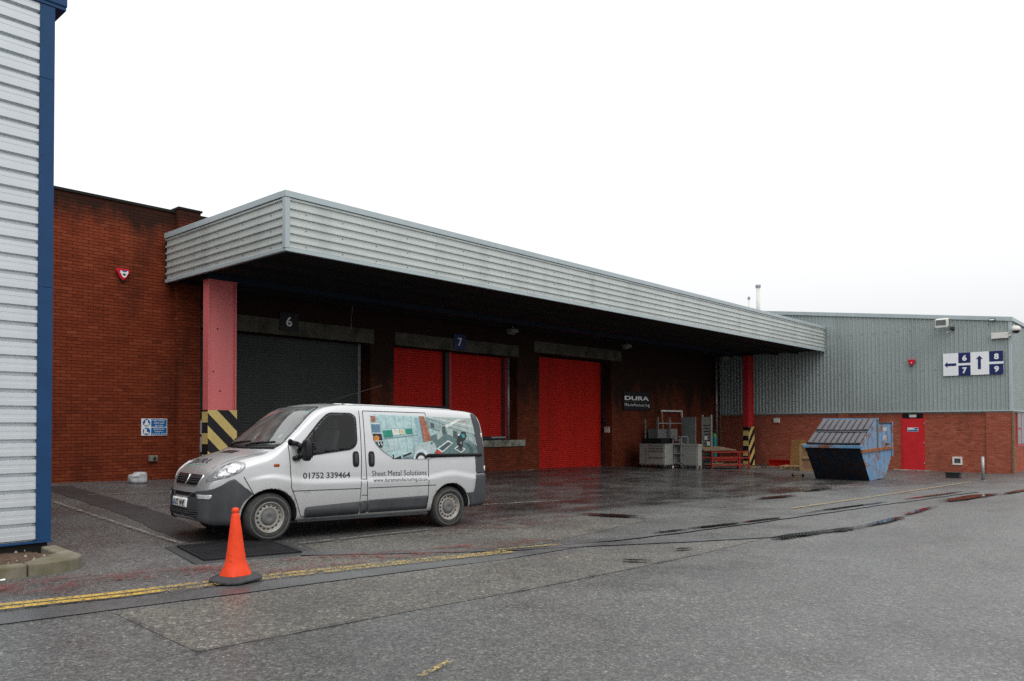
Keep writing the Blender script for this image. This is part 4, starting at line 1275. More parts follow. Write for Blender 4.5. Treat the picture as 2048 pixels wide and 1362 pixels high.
# black tray and boxes on it
t = thing('tool_tray', (29.3, 17.75, z + 1.03), 'black tray of bits on the drawer cabinet', 'tray')
mb = MB(); mb.box(28.8, 29.9, 17.2, 18.15, z + 1.032, z + 1.05)
mb.box(28.8, 28.83, 17.2, 18.15, z + 1.05, z + 1.25); mb.box(29.87, 29.9, 17.2, 18.15, z + 1.05, z + 1.25); mb.box(28.83, 29.87, 17.2, 17.23, z + 1.05, z + 1.25); mb.box(28.83, 29.87, 18.12, 18.15, z + 1.05, z + 1.25)
mb.build('tray', M['void'], t)
for i in range(5):
    a = 28.95 + i * .17; MB().cyl((a, 17.4 + .1 * (i % 3), z + 1.05), (a, 17.4 + .1 * (i % 3), z + 1.2), .06, n=10).build('tin', M['dark'], t)
# racking frame with shelf box
t = thing('shelf_rack', (31.0, 18.4, z), 'bare grey steel rack frame standing behind the drawer cabinet', 'rack')
zg = G(31, 18.4)
for a in (30.2, 31.2, 32.4):
    for b in (18.2, 18.85):
        MB().box(a - .025, a + .025, b - .025, b + .025, zg, 2.05 if b < 18.5 else 1.95).build('post', M['galv'], t)
for h in (.5, 1.0, 1.75):
    MB().box(30.2, 32.4, 18.17, 18.19, h, h + .05).build('beam', M['galv'], t)
MB().box(30.2, 32.4, 18.2, 18.85, .96, 1.0).build('shelf', M['steelgrey'], t)
t = thing('metal_box', (31.6, 18.4, 1.0), 'plain grey metal box on the rack shelf', 'box')
MB().box(31.45, 32.0, 18.25, 18.7, 1.0, 1.5).build('case', M['steelgrey'], t, bevel=.01)
MB().box(31.44, 32.01, 18.24, 18.71, 1.5, 1.52).build('lid', M['steelgrey'], t)
t = thing('metal_box', (30.7, 18.4, 1.0), 'dark grey metal box on the rack shelf', 'box')
MB().box(30.35, 31.1, 18.3, 18.8, 1.0, 1.5).build('case', M['steeldark'], t, bevel=.01)
MB().box(30.34, 31.11, 18.29, 18.81, 1.5, 1.52).build('lid', M['steeldark'], t)
# trolley with three shelves
z = G(29.6, 16.9)
t = thing('shelf_trolley', (29.75, 16.75, z), 'narrow open steel trolley between the two grey cabinets', 'trolley')
for a in (29.45, 30.0):
    for b in (16.62, 17.02):
        MB().box(a - .02, a + .02, b - .02, b + .02, z + .12, z + 1.38).build('post', M['galv'], t)
for h in (.2, .62, 1.0, 1.34):
    MB().box(29.43, 30.02, 16.60, 17.04, z + h, z + h + .03).build('shelf', M['galv'], t)
for a in (29.45, 30.0):
    for b in (16.62, 17.02):
        MB().lathe([(0, -.02), (.055, -.02), (.055, .02), (0, .02)], (a, b, z + .057), 'Y', 12).build('castor', M['white'] if (a < 29.6 and b > 17) else M['rubber'], t)
# second cabinet
z = G(30.2, 16.4)
t = thing('plain_cabinet', (29.87, 16.38, z), 'plain grey steel cabinet on four legs', 'cabinet')
MB().box(29.7, 30.05, 15.98, 16.78, z + .14, z + 1.05).build('carcass', M['steelgrey'], t, bevel=.01)
MB().box(29.685, 30.065, 15.965, 16.855, z + .97, z + 1.06).build('top', M['steelgrey'], t, bevel=.006)
MB().box(29.682, 29.699, 16.03, 16.73, z + .18, z + .95).build('front_panel', M['steelgrey'], t, bevel=.004)
for a in (29.73, 30.02):
    for b in (16.02, 16.74):
        MB().box(a - .03, a + .03, b - .03, b + .03, z, z + .14).build('leg', M['steelgrey'], t)
# tall dark panel and louvred panel leaning behind
z = G(32.2, 17.3)
t = thing('tall_panel', (32.0, 17.4, z), 'tall dark grey sheet metal panel behind the plain cabinet', 'panel')
MB().box(31.4, 31.46, 17.0, 17.70, z, 2.05).build('sheet', M['steeldark'], t, bevel=.01)
MB().box(31.38, 31.40, 17.0, 17.70, .55, .58).build('fold', M['dark'], t)
t = thing('louvre_panel', (32.0, 16.4, z), 'tall grey louvred panel with paper labels taped on', 'panel')
MB().box(32.0, 32.05, 16.55, 16.98, z, 2.05).build('sheet', M['steelgrey'], t, bevel=.006)
for i in range(13):
    h = .25 + i * .135
    MB().box(31.985, 31.998, 16.61, 16.92, z + h, z + h + .035).build('louvre', M['dark'], t)
for b in (16.55, 16.98):
    MB().box(31.97, 32.06, b - .025, b + .025, z, 2.15).build('edge_post', M['steelgrey'], t)
for b, h in ((16.80, 1.02), (16.68, .78)):
    MB().box(31.970, 31.976, b - .07, b + .07, h, h + .17).build('paper_label', M['white'], t)
# pale timber frame leaning on the wall
t = thing('door_frame', (31.9, 18.9, 0), 'pale leaning door frame behind the rack', 'frame')
zb_ = G(31.9, 18.9)
MB().bar((31.75, 18.72, zb_), (31.75, 18.93, 2.33), .05, .07).build('jamb', M['wood'], t)
MB().bar((33.6, 18.72, zb_), (33.6, 18.93, 2.33), .05, .07).build('jamb', M['offwhite'], t)
MB().bar((31.71, 18.93, 2.36), (33.64, 18.93, 2.36), .06, .08).build('head', M['offwhite'], t)


def pallet(x, y, rz, label, nb=5):
    z = G(x, y) + .004
    t = thing('pallet', (x, y, z), label, 'pallet', 'wooden pallets', (0, 0, rz))
    for i in range(nb):
        yy = -.45 + .9 * i / (nb - 1)
        MB().box(-.6, .6, yy - .05, yy + .05, .12, .142).build('deck_board', M['wood'], t, True)
    for a in (-.52, 0, .52):
        for b in (-.42, 0, .42):
            MB().box(a - .05, a + .05, b - .05, b + .05, .022, .12).build('block', M['wood'], t, True)
    for b in (-.42, 0, .42):
        MB().box(-.6, .6, b - .05, b + .05, 0, .022).build('bottom_board', M['woodold'], t, True)
    return t


pallet(33.5, 17.5, .05, 'wooden pallet under the gas cylinders')
pallet(34.6, 13.85, .1, 'low wooden pallet under the chipboard sheet')
# gas cylinders
for x, y, cm, lab in ((33.25, 17.6, 'cylgrey', 'tall grey gas cylinder with green shoulder'), (33.65, 17.25, 'cylteal', 'tall teal gas cylinder with green shoulder')):
    z = G(33.5, 17.5) + .15
    t = thing('gas_cylinder', (x, y, z), lab, 'gas cylinder')
    MB().lathe([(0, 0), (.10, 0), (.115, .03), (.115, 1.22)], (x, y, z), 'Z', 20).build('body', M[cm], t)
    MB().lathe([(.115, 1.22), (.105, 1.30), (.07, 1.37), (.035, 1.40)], (x, y, z), 'Z', 20).build('shoulder', M['cylgreen'], t)
    MB().lathe([(.035, 1.40), (.035, 1.46), (.05, 1.47), (.05, 1.56), (0, 1.57)], (x, y, z), 'Z', 12).build('valve', M['dark'], t)
# red stillage trolley
z = G(31.6, 15.4)
t = thing('red_stillage', (31.5, 15.65, z), 'red steel stillage frame in front of the striped column', 'stillage', None, (0, 0, R(-28)))
for a in (-.95, .45, .95):
    for b in (-.4, .4):
        if a == .45 and b > 0: continue
        MB().box(a - .03, a + .03, b - .03, b + .03, .0, .78 if a < .9 else .74).build('post', M['redframe'], t, True)
for b in (-.4, .4):
    for h in (.16, .46, .72):
        MB().box(-.95, .95, b - .02, b + .02, h, h + .05).build('rail', M['redframe'], t, True)
for a in (-.95, .95):
    for h in (.16, .72):
        MB().box(a - .02, a + .02, -.38, .38, h, h + .05).build('rail', M['redframe'], t, True)
MB().box(-.93, .93, -.38, .38, .19, .21).build('deck', M['woodold'], t, True)
MB().box(-.93, .5, -.37, -.34, .36, .52).build('side_plate', M['redframe'], t, True)
t = thing('timber_offcuts', (31.7, 16.1, .6), 'brown timber boards lying on the red stillage', 'timber', None, (0, 0, R(-28)))
for i in range(5):
    MB().box(-.9, .75 - i * .1, -.3 + i * .12, -.2 + i * .12, -.02 + .02 * i, .02 + .03 * i).build('board', M['woodold'], t, True)
# red beam on the ground against the brick
z = G(37.2, 15.6)
t = thing('red_beam', (37.3, 15.2, z), 'red steel beam lying along the foot of the brick wall', 'beam')
MB().box(37.2, 37.5, 14.2, 16.2, z, z + .03).build('flange', M['redshut'], t)
MB().box(37.33, 37.37, 14.2, 16.2, z + .03, z + .27).build('web', M['redshut'], t)
MB().box(37.2, 37.5, 14.2, 16.2, z + .27, z + .30).build('flange', M['redshut'], t)
# loose planks
for i, (x, y, l_, a, wm) in enumerate(((34.2, 15.9, 1.3, 20, 'wood'), (33.6, 15.3, .9, -15, 'wood'), (35.2, 15.3, 1.5, 5, 'woodold'), (34.6, 14.9, 1.0, -30, 'woodold'), (35.3, 14.6, 1.2, 60, 'wood'))):
    z = G(x, y) + .01 + .022 * (i % 2)
    t = thing('loose_plank', (x, y, z), ['pale plank lying beside the striped column', 'short pale plank nearest the red stillage', 'grey weathered plank along the brick wall', 'dark plank among the loose timber', 'pale plank by the chipboard sheet'][i], 'plank', 'loose planks', (0, R(1), R(a)))
    MB().box(-l_ / 2, l_ / 2, -.06, .06, 0, .022).build('board', M[wm], t, True)
    MB().box(-l_ / 2 + .1, -l_ / 2 + .18, -.09, .09, .022, .036).build('batten', M['woodold'], t, True)
# chipboard sheet and timber crate
z = G(34.9, 13.9) + .15
t = thing('chipboard_sheet', (35.1, 13.9, z), 'brown chipboard sheet standing on a pallet', 'board')
MB().prism([(0, 0), (.03, 0), (.23, 1.15), (.20, 1.15)], lambda a, b, d: (35.0 + a, d, z + b), 13.55, 14.20).build('sheet', M['osb'], t)
MB().box(35.15, 35.2, 13.50, 13.55, z, z + .5).build('batten', M['woodold'], t)
z = G(33.6, 12.8)
t = thing('timber_crate', (33.6, 12.75, z), 'pale timber framed crate side standing behind the skip', 'crate')
y0, y1 = 12.05, 13.0
for b in (y0, y1): MB().box(33.2, 33.27, b - .05, b + .05, z, z + 1.15).build('upright', M['wood'], t)
for h in (.0, .52, 1.05): MB().box(33.19, 33.26, y0 + .05, y1 - .05, z + h, z + h + .10).build('rail', M['wood'], t)
MB().box(33.245, 33.28, y0, y1, z + .05, z + 1.1).build('ply_panel', M['card'], t)
MB().box(33.28, 34.0, y1 - .06, y1 + .04, z, z + 1.15).build('end_panel', M['offwhite'], t)
# dark castor bits left of the skip
z = G(28.8, 11.2)
t = thing('scrap_axle', (28.6, 11.3, z), 'small rusty scrap axle on the ground beside the skip', 'scrap')
for b in (11.12, 11.5):
    MB().lathe([(0, -.03), (.06, -.03), (.06, .03), (0, .03)], (28.6, b, z + .06), 'Y', 12).build('wheel', M['dark'], t)
MB().cyl((28.6, 11.12, z + .06), (28.6, 11.5, z + .06), .02, n=8).build('axle', M['rust'], t)
# black box and bollard by the far wall
z = G(33, 7.05)
t = thing('black_box', (32.6, 7.05, z), 'small black plastic box on the ground by the brick wall', 'box')
MB().prism([(-.22, 0), (.22, 0), (.24, .2), (-.24, .2)], lambda a, b, d: (32.6 + d, 7.05 + a, z + b), -.16, .16).build('tub', M['dark'], t, bevel=.015)
MB().box(32.42, 32.78, 6.79, 7.31, z + .19, z + .215).build('rim', M['dark'], t)
z = G(31.4, 5.87)
t = thing('bollard', (31.4, 5.87, z), 'thin grey steel post standing by the end of the brick wall', 'bollard')
MB().cyl((31.4, 5.87, z), (31.4, 5.87, z + .82), .05, n=16).build('post', M['galv'], t)
MB().lathe([(.05, .82), (.045, .84), (0, .85)], (31.4, 5.87, z), 'Z', 16).build('cap', M['galv'], t)
MB().lathe([(.10, 0), (.10, .02), (.055, .02)], (31.4, 5.87, z), 'Z', 16).build('base_plate', M['steeldark'], t)
# crumpled plastic container by the wall
z = G(7.65, 18.3)
t = thing('plastic_container', (7.68, 18.35, z), 'crumpled translucent white plastic container at the foot of the brick wall', 'container')
bm = bmesh.new()
bmesh.ops.create_cube(bm, size=1)
bmesh.ops.subdivide_edges(bm, edges=bm.edges[:], cuts=6, use_grid_fill=True)
random.seed(3)
for v in bm.verts:
    c = v.co
    r_ = max(abs(c.x), abs(c.y), abs(c.z))
    c *= 1 - .10 * ((abs(c.x) > .45) + (abs(c.y) > .45) + (abs(c.z) > .45) - 1)
    v.co = Vector((c.x * .36 + random.uniform(-.009, .009), c.y * .24 + random.uniform(-.009, .009), (c.z + .5) * .26 * (1 - .18 * (c.x < -.1) * (c.z > .2)) + random.uniform(-.006, .006)))
me = bpy.data.meshes.new('container'); bm.to_mesh(me); bm.free()
for p in me.polygons: p.use_smooth = True
me.materials.append(mat('milky_plastic', (0.40, 0.41, 0.42), 0.3, var=0.25, vscale=9))
o = bpy.data.objects.new('shell', me); COL.objects.link(o); o.parent = t
MB().lathe([(0, .0), (.03, 0), (.03, .03), (0, .03)], (7.76, 18.30, z + .24), 'Z', 12).build('cap', M['signblue'], t)
random.seed(11)

# ------------------------------------------------------------------ drain grate
gz0 = gz(5.13, 9.25)
gnx, gny = -(gz(5.63, 9.25) - gz(4.63, 9.25)), -(gz(5.13, 9.75) - gz(5.13, 8.75))
t = thing('drain_grate', (5.13, 9.25, gz0 - .004), 'black steel mesh drain grate in the asphalt beside the van', 'drain grate')
t.rotation_mode = 'QUATERNION'
t.rotation_quaternion = Vector((0, 0, 1)).rotation_difference(Vector((gnx, gny, 1)).normalized()) @ Matrix.Rotation(R(-12), 3, 'Z').to_quaternion()
hw, hd = .56, .62
MB().box(-hw - .16, hw + .18, -hd - .14, hd + .12, .0, .016).build('tar_surround', M['tar'], t, True, bevel=.01)
MB().box(-hw, hw, -hd, hd, .016, .020).build('pit', M['void'], t, True)
mb = MB()
mb.box(-hw - .03, hw + .03, -hd - .03, -hd, .016, .040); mb.box(-hw - .03, hw + .03, hd, hd + .03, .016, .040)
mb.box(-hw - .03, -hw, -hd, hd, .016, .040); mb.box(hw, hw + .03, -hd, hd, .016, .040)
mb.build('frame', M['black'], t, True)
mb = MB()
k = 26
for i in range(1, k):
    x = -hw + 2 * hw * i / k; mb.box(x - .005, x + .005, -hd, hd, .021, .038)
k = 29
for i in range(1, k):
    y = -hd + 2 * hd * i / k; mb.box(-hw, hw, y - .005, y + .005, .021, .036)
mb.build('grating', M['iron'], t, True)['kind'] = 'stuff'

# ------------------------------------------------------------------ traffic cone
cz = gz(4.07, 7.38)
t = thing('traffic_cone', (4.07, 7.38, cz + .024), 'tall orange traffic cone on a black rubber base beside the van', 'traffic cone', None, (R(.6), R(-1.2), R(12)))
bp_ = []
for i in range(8):
    a = R(22.5 + 45 * i)
    bp_.append((math.cos(a), math.sin(a)))
oct_ = [(-.245, -.14), (-.15, -.235), (.15, -.235), (.245, -.14), (.245, .14), (.15, .235), (-.15, .235), (-.245, .14)]
mb = MB()
oct_ = [(a * .93, b * .93) for a, b in oct_]
v = [(a, b, 0) for a, b in oct_] + [(a, b, .022) for a, b in oct_] + [(a * .70, b * .70, .060) for a, b in oct_]
f = [(i, (i + 1) % 8, 8 + (i + 1) % 8, 8 + i) for i in range(8)] + [(8 + i, 8 + (i + 1) % 8, 16 + (i + 1) % 8, 16 + i) for i in range(8)] + [tuple(range(16, 24)), tuple(range(7, -1, -1))]
mb.add(v, f).build('base', M['rubber'], t, True, bevel=.008)
prof = [(.155, .055), (.152, .07), (.118, .14), (.100, .20), (.082, .32), (.066, .45), (.050, .58), (.040, .655), (.036, .668), (.031, .675), (.031, .685), (.036, .692), (.036, .712), (.030, .726), (.018, .732), (0, .733)]
mb = MB().lathe(prof, (0, 0, 0), 'Z', 36)
co_ = mb.build('sleeve', M['cone'], t, True)
for v in co_.data.vertices:
    h = v.co.z
    if h < .30:
        a = math.atan2(v.co.y, v.co.x)
        k = .010 * math.sin(5 * a + h * 30) * (1 - h / .3) + .006 * math.sin(11 * a - h * 60) * (1 - h / .3)
        v.co.x *= 1 + k * 4; v.co.y *= 1 + k * 4
    if abs(h - .33) < .05 and math.atan2(v.co.y, v.co.x) < -2.0: v.co *= .99

#VAN#
# ------------------------------------------------------------------ van
VM = {}
VM['paint'] = mat('silver_van_paint', (0.52, 0.53, 0.535), 0.30, 0.55, spec=0.5, var=0.03, vscale=2, coat=0.5, rvar=0.04, dirt=(0.40, 0.39, 0.37), dscale=1.5, dthr=(0.55, 0.9))
VM['plastic'] = mat('grey_bumper_plastic', (0.047, 0.050, 0.055), 0.55, var=0.15, vscale=5, streak=((6, 6, 0.6), (0.09, 0.09, 0.09), 0.5))
VM['black'] = mat('black_van_plastic', (0.012, 0.012, 0.014), 0.4, var=0.2)
VM['seam'] = mat('panel_gap', (0.02, 0.02, 0.02), 0.7, var=0.1)
VM['chrome'] = mat('chrome', (0.75, 0.76, 0.78), 0.12, 1.0, var=0.02, rvar=0.03)
VM['lamp'] = mat('headlamp_lens', (0.62, 0.64, 0.66), 0.08, 0.35, var=0.15, vscale=9, coat=0.6, rvar=0.03)
VM['lampcore'] = mat('headlamp_reflector', (0.85, 0.86, 0.88), 0.15, 0.6, var=0.1, vscale=20)
VM['lampshell'] = mat('headlamp_housing', (0.30, 0.31, 0.32), 0.12, 0.3, var=0.1, coat=0.5)
VM['tyre'] = mat('tyre_rubber', (0.030, 0.030, 0.030), 0.75, var=0.25, vscale=8, dirt=(0.075, 0.07, 0.06), dscale=5, dthr=(0.5, 0.8))
VM['rim'] = mat('dirty_steel_rim', (0.30, 0.29, 0.27), 0.5, 0.35, var=0.12, vscale=8, dirt=(0.20, 0.14, 0.085), dscale=7, dthr=(0.52, 0.75))
VM['hub'] = mat('hub_cap', (0.115, 0.115, 0.115), 0.55, var=0.15)
VM['orange'] = mat('indicator_lens', (0.34, 0.05, 0.015), 0.25, var=0.1)
VM['plate'] = mat('white_plate', (0.72, 0.72, 0.70), 0.4, var=0.04)
VM['ink'] = mat('dark_vinyl_letters', (0.035, 0.037, 0.042), 0.5, var=0.1)
VM['inkgrey'] = mat('grey_vinyl_letters', (0.30, 0.31, 0.32), 0.5, var=0.2)
VM['inkgreen'] = mat('green_vinyl_line', (0.12, 0.30, 0.24), 0.5, var=0.1)
VM['white'] = M['white']



def pane(name, tint, refl=1.0, film=0.0):  # film: amount of pale layer painted in for sky reflection and haze
    m = bpy.data.materials.new(name); m.use_nodes = True
    N, L = m.node_tree.nodes, m.node_tree.links
    N.remove(N['Principled BSDF'])
    tr = N.new('ShaderNodeBsdfTransparent'); tr.inputs[0].default_value = (*tint, 1)
    gl = N.new('ShaderNodeBsdfGlossy'); gl.inputs['Roughness'].default_value = 0.015
    tc = N.new('ShaderNodeTexCoord'); no = N.new('ShaderNodeTexNoise'); no.inputs['Scale'].default_value = 5
    L.new(tc.outputs['Object'], no.inputs['Vector'])
    mr = N.new('ShaderNodeMapRange'); mr.inputs[3].default_value = 0.01; mr.inputs[4].default_value = 0.05
    L.new(no.outputs[0], mr.inputs[0]); L.new(mr.outputs[0], gl.inputs['Roughness'])
    lw = N.new('ShaderNodeFresnel'); lw.inputs['IOR'].default_value = 1.5
    mu = N.new('ShaderNodeMath'); mu.operation = 'MULTIPLY'; mu.inputs[1].default_value = refl; mu.use_clamp = True
    L.new(lw.outputs[0], mu.inputs[0])
    ms = N.new('ShaderNodeMixShader')
    L.new(mu.outputs[0], ms.inputs[0]); L.new(tr.outputs[0], ms.inputs[1]); L.new(gl.outputs[0], ms.inputs[2])
    fi = N.new('ShaderNodeBsdfDiffuse'); fi.inputs[0].default_value = (0.42, 0.46, 0.45, 1)  # pale diffuse layer painted in for sky reflection and haze on the glass
    m2 = N.new('ShaderNodeMixShader'); fm = N.new('ShaderNodeMath'); fm.operation = 'MULTIPLY'; fm.inputs[1].default_value = film * 2
    L.new(no.outputs[0], fm.inputs[0]); L.new(fm.outputs[0], m2.inputs[0])
    L.new(ms.outputs[0], m2.inputs[1]); L.new(fi.outputs[0], m2.inputs[2])
    L.new(m2.outputs[0], N['Material Output'].inputs[0])
    return m


VM['screen'] = pane('windscreen_glass', (0.80, 0.88, 0.86), 2.0, .17)
VM['sideglass'] = pane('side_glass', (0.60, 0.68, 0.66), 0.9)
VM['seat'] = mat('grey_seat_cloth', (0.075, 0.080, 0.085), 0.9, var=0.2, vscale=10)
VM['dash'] = mat('dark_dashboard', (0.045, 0.046, 0.05), 0.6, var=0.15)
VA = R(-5.6)
van = thing('van', (5.065, 10.655, .140), 'silver panel van with dark grey bumpers and a printed side window graphic', 'van', None, (0, .026, VA))

van.scale = (1.012, 1, 1)
ip = np.interp
ZT = ([-.03, 0, .03, .06, .10, .15, .22, .30, .42, .55, .70, .84, .92, 1.0, 1.2, 1.4, 1.52, 1.60, 1.70, 1.85, 2.1, 2.6, 3.4, 4.1, 4.45, 4.56, 4.63, 4.68, 4.72, 4.755, 4.78],
      [.56, .66, .76, .85, .925, .985, 1.04, 1.09, 1.150, 1.195, 1.235, 1.270, 1.315, 1.385, 1.575, 1.755, 1.855, 1.905, 1.940, 1.962, 1.975, 1.98, 1.98, 1.972, 1.955, 1.93, 1.89, 1.78, 1.52, 1.12, .80])
ZB = ([-.03, 0, .05, .15, .4, 1.2, 3.5, 4.4, 4.7, 4.78], [.40, .34, .29, .25, .24, .27, .28, .32, .34, .42])
WZ = ([.2, .3, .45, .6, .75, .9, 1.1, 1.3, 1.5, 1.7, 1.85, 1.95, 2.05], [.90, .925, .942, .950, .952, .948, .934, .908, .872, .832, .800, .772, .74])
PX = ([-.03, 0, .03, .07, .12, .19, .27, .40, .60, .85, 1.1, 4.2, 4.5, 4.62, 4.70, 4.755, 4.78], [.27, .45, .56, .645, .72, .795, .85, .91, .965, .993, 1, 1, .992, .975, .945, .88, .80])


def smooth(t):
    t = max(0.0, min(1.0, t)); return t * t * (3 - 2 * t)


def zl(x):
    """height of the body crease, arching over the wheels"""
    return .845 + .085 * math.exp(-((x - .833) / .34) ** 2) + .075 * math.exp(-((x - 3.95) / .36) ** 2)


def soft(xp, tab):
    k = .015 if xp < .3 or xp > 4.5 else .05
    return sum(float(ip(xp + i * k, *tab)) for i in (-2, -1, 0, 1, 2)) / 5


def Wd(x, z):
    """half width of the shell at station x and height z"""
    w0 = sum(float(ip(z + i * .05, *WZ)) for i in (-1, 0, 1)) / 3
    w_ = w0 * soft(x, PX)
    # crease: the lower body stands out a little
    w_ += .016 * smooth((zl(x) - z) / .05) * smooth((x - .45) / .4) * smooth((4.7 - x) / .2)
    w_ -= .012 * smooth((.63 - z) / .012) * smooth((z - .45) / .03) * 0
    zt = soft(x, ZT)
    r_ = float(ip(x, [0, .3, .8, 1.0, 1.6, 2.0, 4.78], [.19, .18, .15, .12, .10, .12, .12]))
    c = float(ip(x, [0, .3, .8, 1.0, 1.6, 2.0, 4.78], [.22, .18, .15, .10, .08, .085, .085]))
    t = (z - (zt - r_)) / r_
    if t > 0:
        w_ -= c * (1 - math.sqrt(max(0, 1 - min(t, 1) ** 2)))
    b = (float(ip(x, *ZB)) + .06 - z) / .06
    if b > 0: w_ -= .035 * min(b, 1) ** 2
    return max(w_, .02)


stations = list(np.concatenate([np.arange(-.03, .30, .012), np.arange(.30, 1.1, .025), np.arange(1.1, 4.4, .05), np.arange(4.4, 4.785, .016)]))
NS, NTOP = 64, 14


def section(x):
    zb, zt = soft(x, ZB), soft(x, ZT)
    cr = float(ip(x, [0, .2, .7, .95, 1.3, 1.65, 2.0, 4.78], [.02, .045, .05, .06, .075, .05, .028, .028]))
    pts = [(0.0, zb), (Wd(x, zb) * .5, zb)]
    for j in range(NS + 1):
        s_ = j / NS
        s_ = s_ + .06 * math.sin(math.pi * 2 * s_) * -.0
        z = zb + (zt - cr - zb) * (1 - (1 - s_) ** 1.35)
        pts.append((Wd(x, z + cr * (s_ ** 6)), z))
    wt = pts[-1][0]
    for j in range(1, NTOP + 1):
        y = wt * (1 - j / NTOP)
        pts.append((y, zt - cr * (y / wt) ** 2))
    return pts


def shell():
    v, f = [], []
    secs = [section(x) for x in stations]
    n_ = len(secs[0])
    m_ = 2 * n_ - 2
    for x, sc in zip(stations, secs):
        ring = [(x, -y, z) for y, z in sc] + [(x, y, z) for y, z in sc[-2:0:-1]]
        v += ring
    for i in range(len(stations) - 1):
        for j in range(m_):
            f.append((i * m_ + j, i * m_ + (j + 1) % m_, (i + 1) * m_ + (j + 1) % m_, (i + 1) * m_ + j))
    f.append(tuple(range(m_ - 1, -1, -1)))
    b0 = (len(stations) - 1) * m_
    f.append(tuple(range(b0, b0 + m_)))
    return v, f


sv, sf = shell()
bodymb = MB().add(sv, sf, 0, True)
body = bodymb.build('body', [VM['paint'], VM['black']], van, True)
FWX, RWX, WZC, AR = .833, 3.931, .335, .385
# wheel wells cut out of the shell
cutters = []
DW = [(1.26, 1.16), (1.20, 1.24), (1.24, 1.30), (1.60, 1.70), (1.74, 1.815), (2.12, 1.82), (2.20, 1.76), (2.19, 1.36), (2.10, 1.27)]
WS = [(-.83, 1.315), (.83, 1.315), (.645, 1.888), (-.645, 1.888)]


def shrink(poly, d_):
    cx_, cy_ = sum(p[0] for p in poly) / len(poly), sum(p[1] for p in poly) / len(poly)
    return [(cx_ + (p[0] - cx_) * (1 - d_ / math.hypot(p[0] - cx_, p[1] - cy_)), cy_ + (p[1] - cy_) * (1 - d_ / math.hypot(p[0] - cx_, p[1] - cy_))) for p in poly]


cutters.append(MB().prism(shrink(DW, .03), lambda a, b, d: (a, d, b), -1.2, 1.2).build('cutter', [VM['black']], van, True))
cutters.append(MB().prism(shrink(WS, .03), lambda a, b, d: (d, a, b), .55, 2.02).build('cutter', [VM['black']], van, True))
for wx in (FWX, RWX):
    for s_ in (-1, 1):
        cm_ = MB().cyl((wx, s_ * .60, WZC + .01), (wx, s_ * 1.2, WZC + .01), AR, n=48, mi=0)
        # drop straight to the ground below the axle
        cm_.box(wx - AR * .94, wx + AR * .94, s_ * .6001, s_ * 1.2, -.1, WZC - .08)
        c = cm_.build('cutter', [VM['black']], van, True)
        cutters.append(c)
for c in cutters:
    # union of cylinder and box is not needed: apply both through the exact solver with self intersection
    md = body.modifiers.new('cut', 'BOOLEAN'); md.operation = 'DIFFERENCE'; md.object = c; md.solver = 'EXACT'; md.use_self = True
    md.material_mode = 'TRANSFER'
bpy.context.view_layer.update()
dg = bpy.context.evaluated_depsgraph_get()
nm = bpy.data.meshes.new_from_object(body.evaluated_get(dg))
body.modifiers.clear()
body.data = nm
for c in cutters: bpy.data.objects.remove(c)


def grid_part(name, xs_, zfun0, zfun1, off, material, both=True, rows=22):
    """skin lying over the shell between two heights (bumpers)"""
    mb = MB()
    for s_ in (-1, 1):
        v, f = [], []
        for x in xs_:
            z0, z1 = zfun0(x), zfun1(x)
            for j in range(rows + 1):
                z = z0 + (z1 - z0) * j / rows
                v.append((x + (-off if x < .5 else (off if x > 4.6 else 0)), s_ * (Wd(x, min(z, soft(x, ZT) - .002)) + off), z))
        r1 = rows + 1
        for i in range(len(xs_) - 1):
            for j in range(rows): f.append((i * r1 + j, (i + 1) * r1 + j, (i + 1) * r1 + j + 1, i * r1 + j + 1))
        mb.add(v, f, 0, True)
    # close across the nose or tail
    xe = xs_[0] if xs_[0] < 1 else xs_[-1]
    v = []
    for s_ in (-1, 1):
        for j in range(rows + 1):
            z0, z1 = zfun0(xe), zfun1(xe); z = z0 + (z1 - z0) * j / rows
            v.append((xe + (-off if xe < .5 else off), s_ * (Wd(xe, min(z, soft(xe, ZT) - .002)) + off), z))
    mb.add(v, [(j, j + 1, rows + 2 + j, rows + 1 + j) for j in range(rows)], 0, True)
    o = mb.build(name, material, van, True)
    md = o.modifiers.new('thick', 'SOLIDIFY'); md.thickness = .012; md.offset = -1
    return o


def arch_low(x, wx, zlow):
    d_ = abs(x - wx)
    if d_ < AR + .02: return max(zlow, WZC + .01 + math.sqrt(max(0, (AR + .02) ** 2 - d_ ** 2)))
    return zlow


fx = list(np.concatenate([np.arange(-.03, .12, .012), np.arange(.12, .605, .02)]))
fbz = lambda x: float(ip(x, [-.03, 0, .03, .08, .15, .22, .30, .37, .45, .60], [.555, .65, .70, .715, .74, .785, .845, .872, .80, .655]))
grid_part('front_bumper', fx, lambda x: min(arch_low(x, FWX, soft(x, ZB) - .01), fbz(x) - .004), fbz, .014, VM['plastic'])
rx = list(np.concatenate([np.arange(4.27, 4.45, .03), np.arange(4.46, 4.79, .016)]))
rbz = lambda x: float(ip(x, [4.2, 4.44, 4.47, 4.7, 4.76, 4.79], [.545, .575, .86, .86, .84, .74]))
grid_part('rear_bumper', rx, lambda x: min(arch_low(x, RWX, soft(x, ZB) - .005), rbz(x) - .01), rbz, .016, VM['plastic'])

# one tree of shell and bumpers that the trim is laid on
bm_all = bmesh.new()
bm_all.from_mesh(MB().add(sv, sf).build('tmp', VM['paint'], None, True).data)
tmpo = bpy.data.objects['tmp']
for o in list(van.children):
    if o.name.split('.')[0] in ('front_bumper', 'rear_bumper'): bm_all.from_mesh(o.data)
bpy.data.objects.remove(tmpo)
TREE = BVHTree.FromBMesh(bm_all)


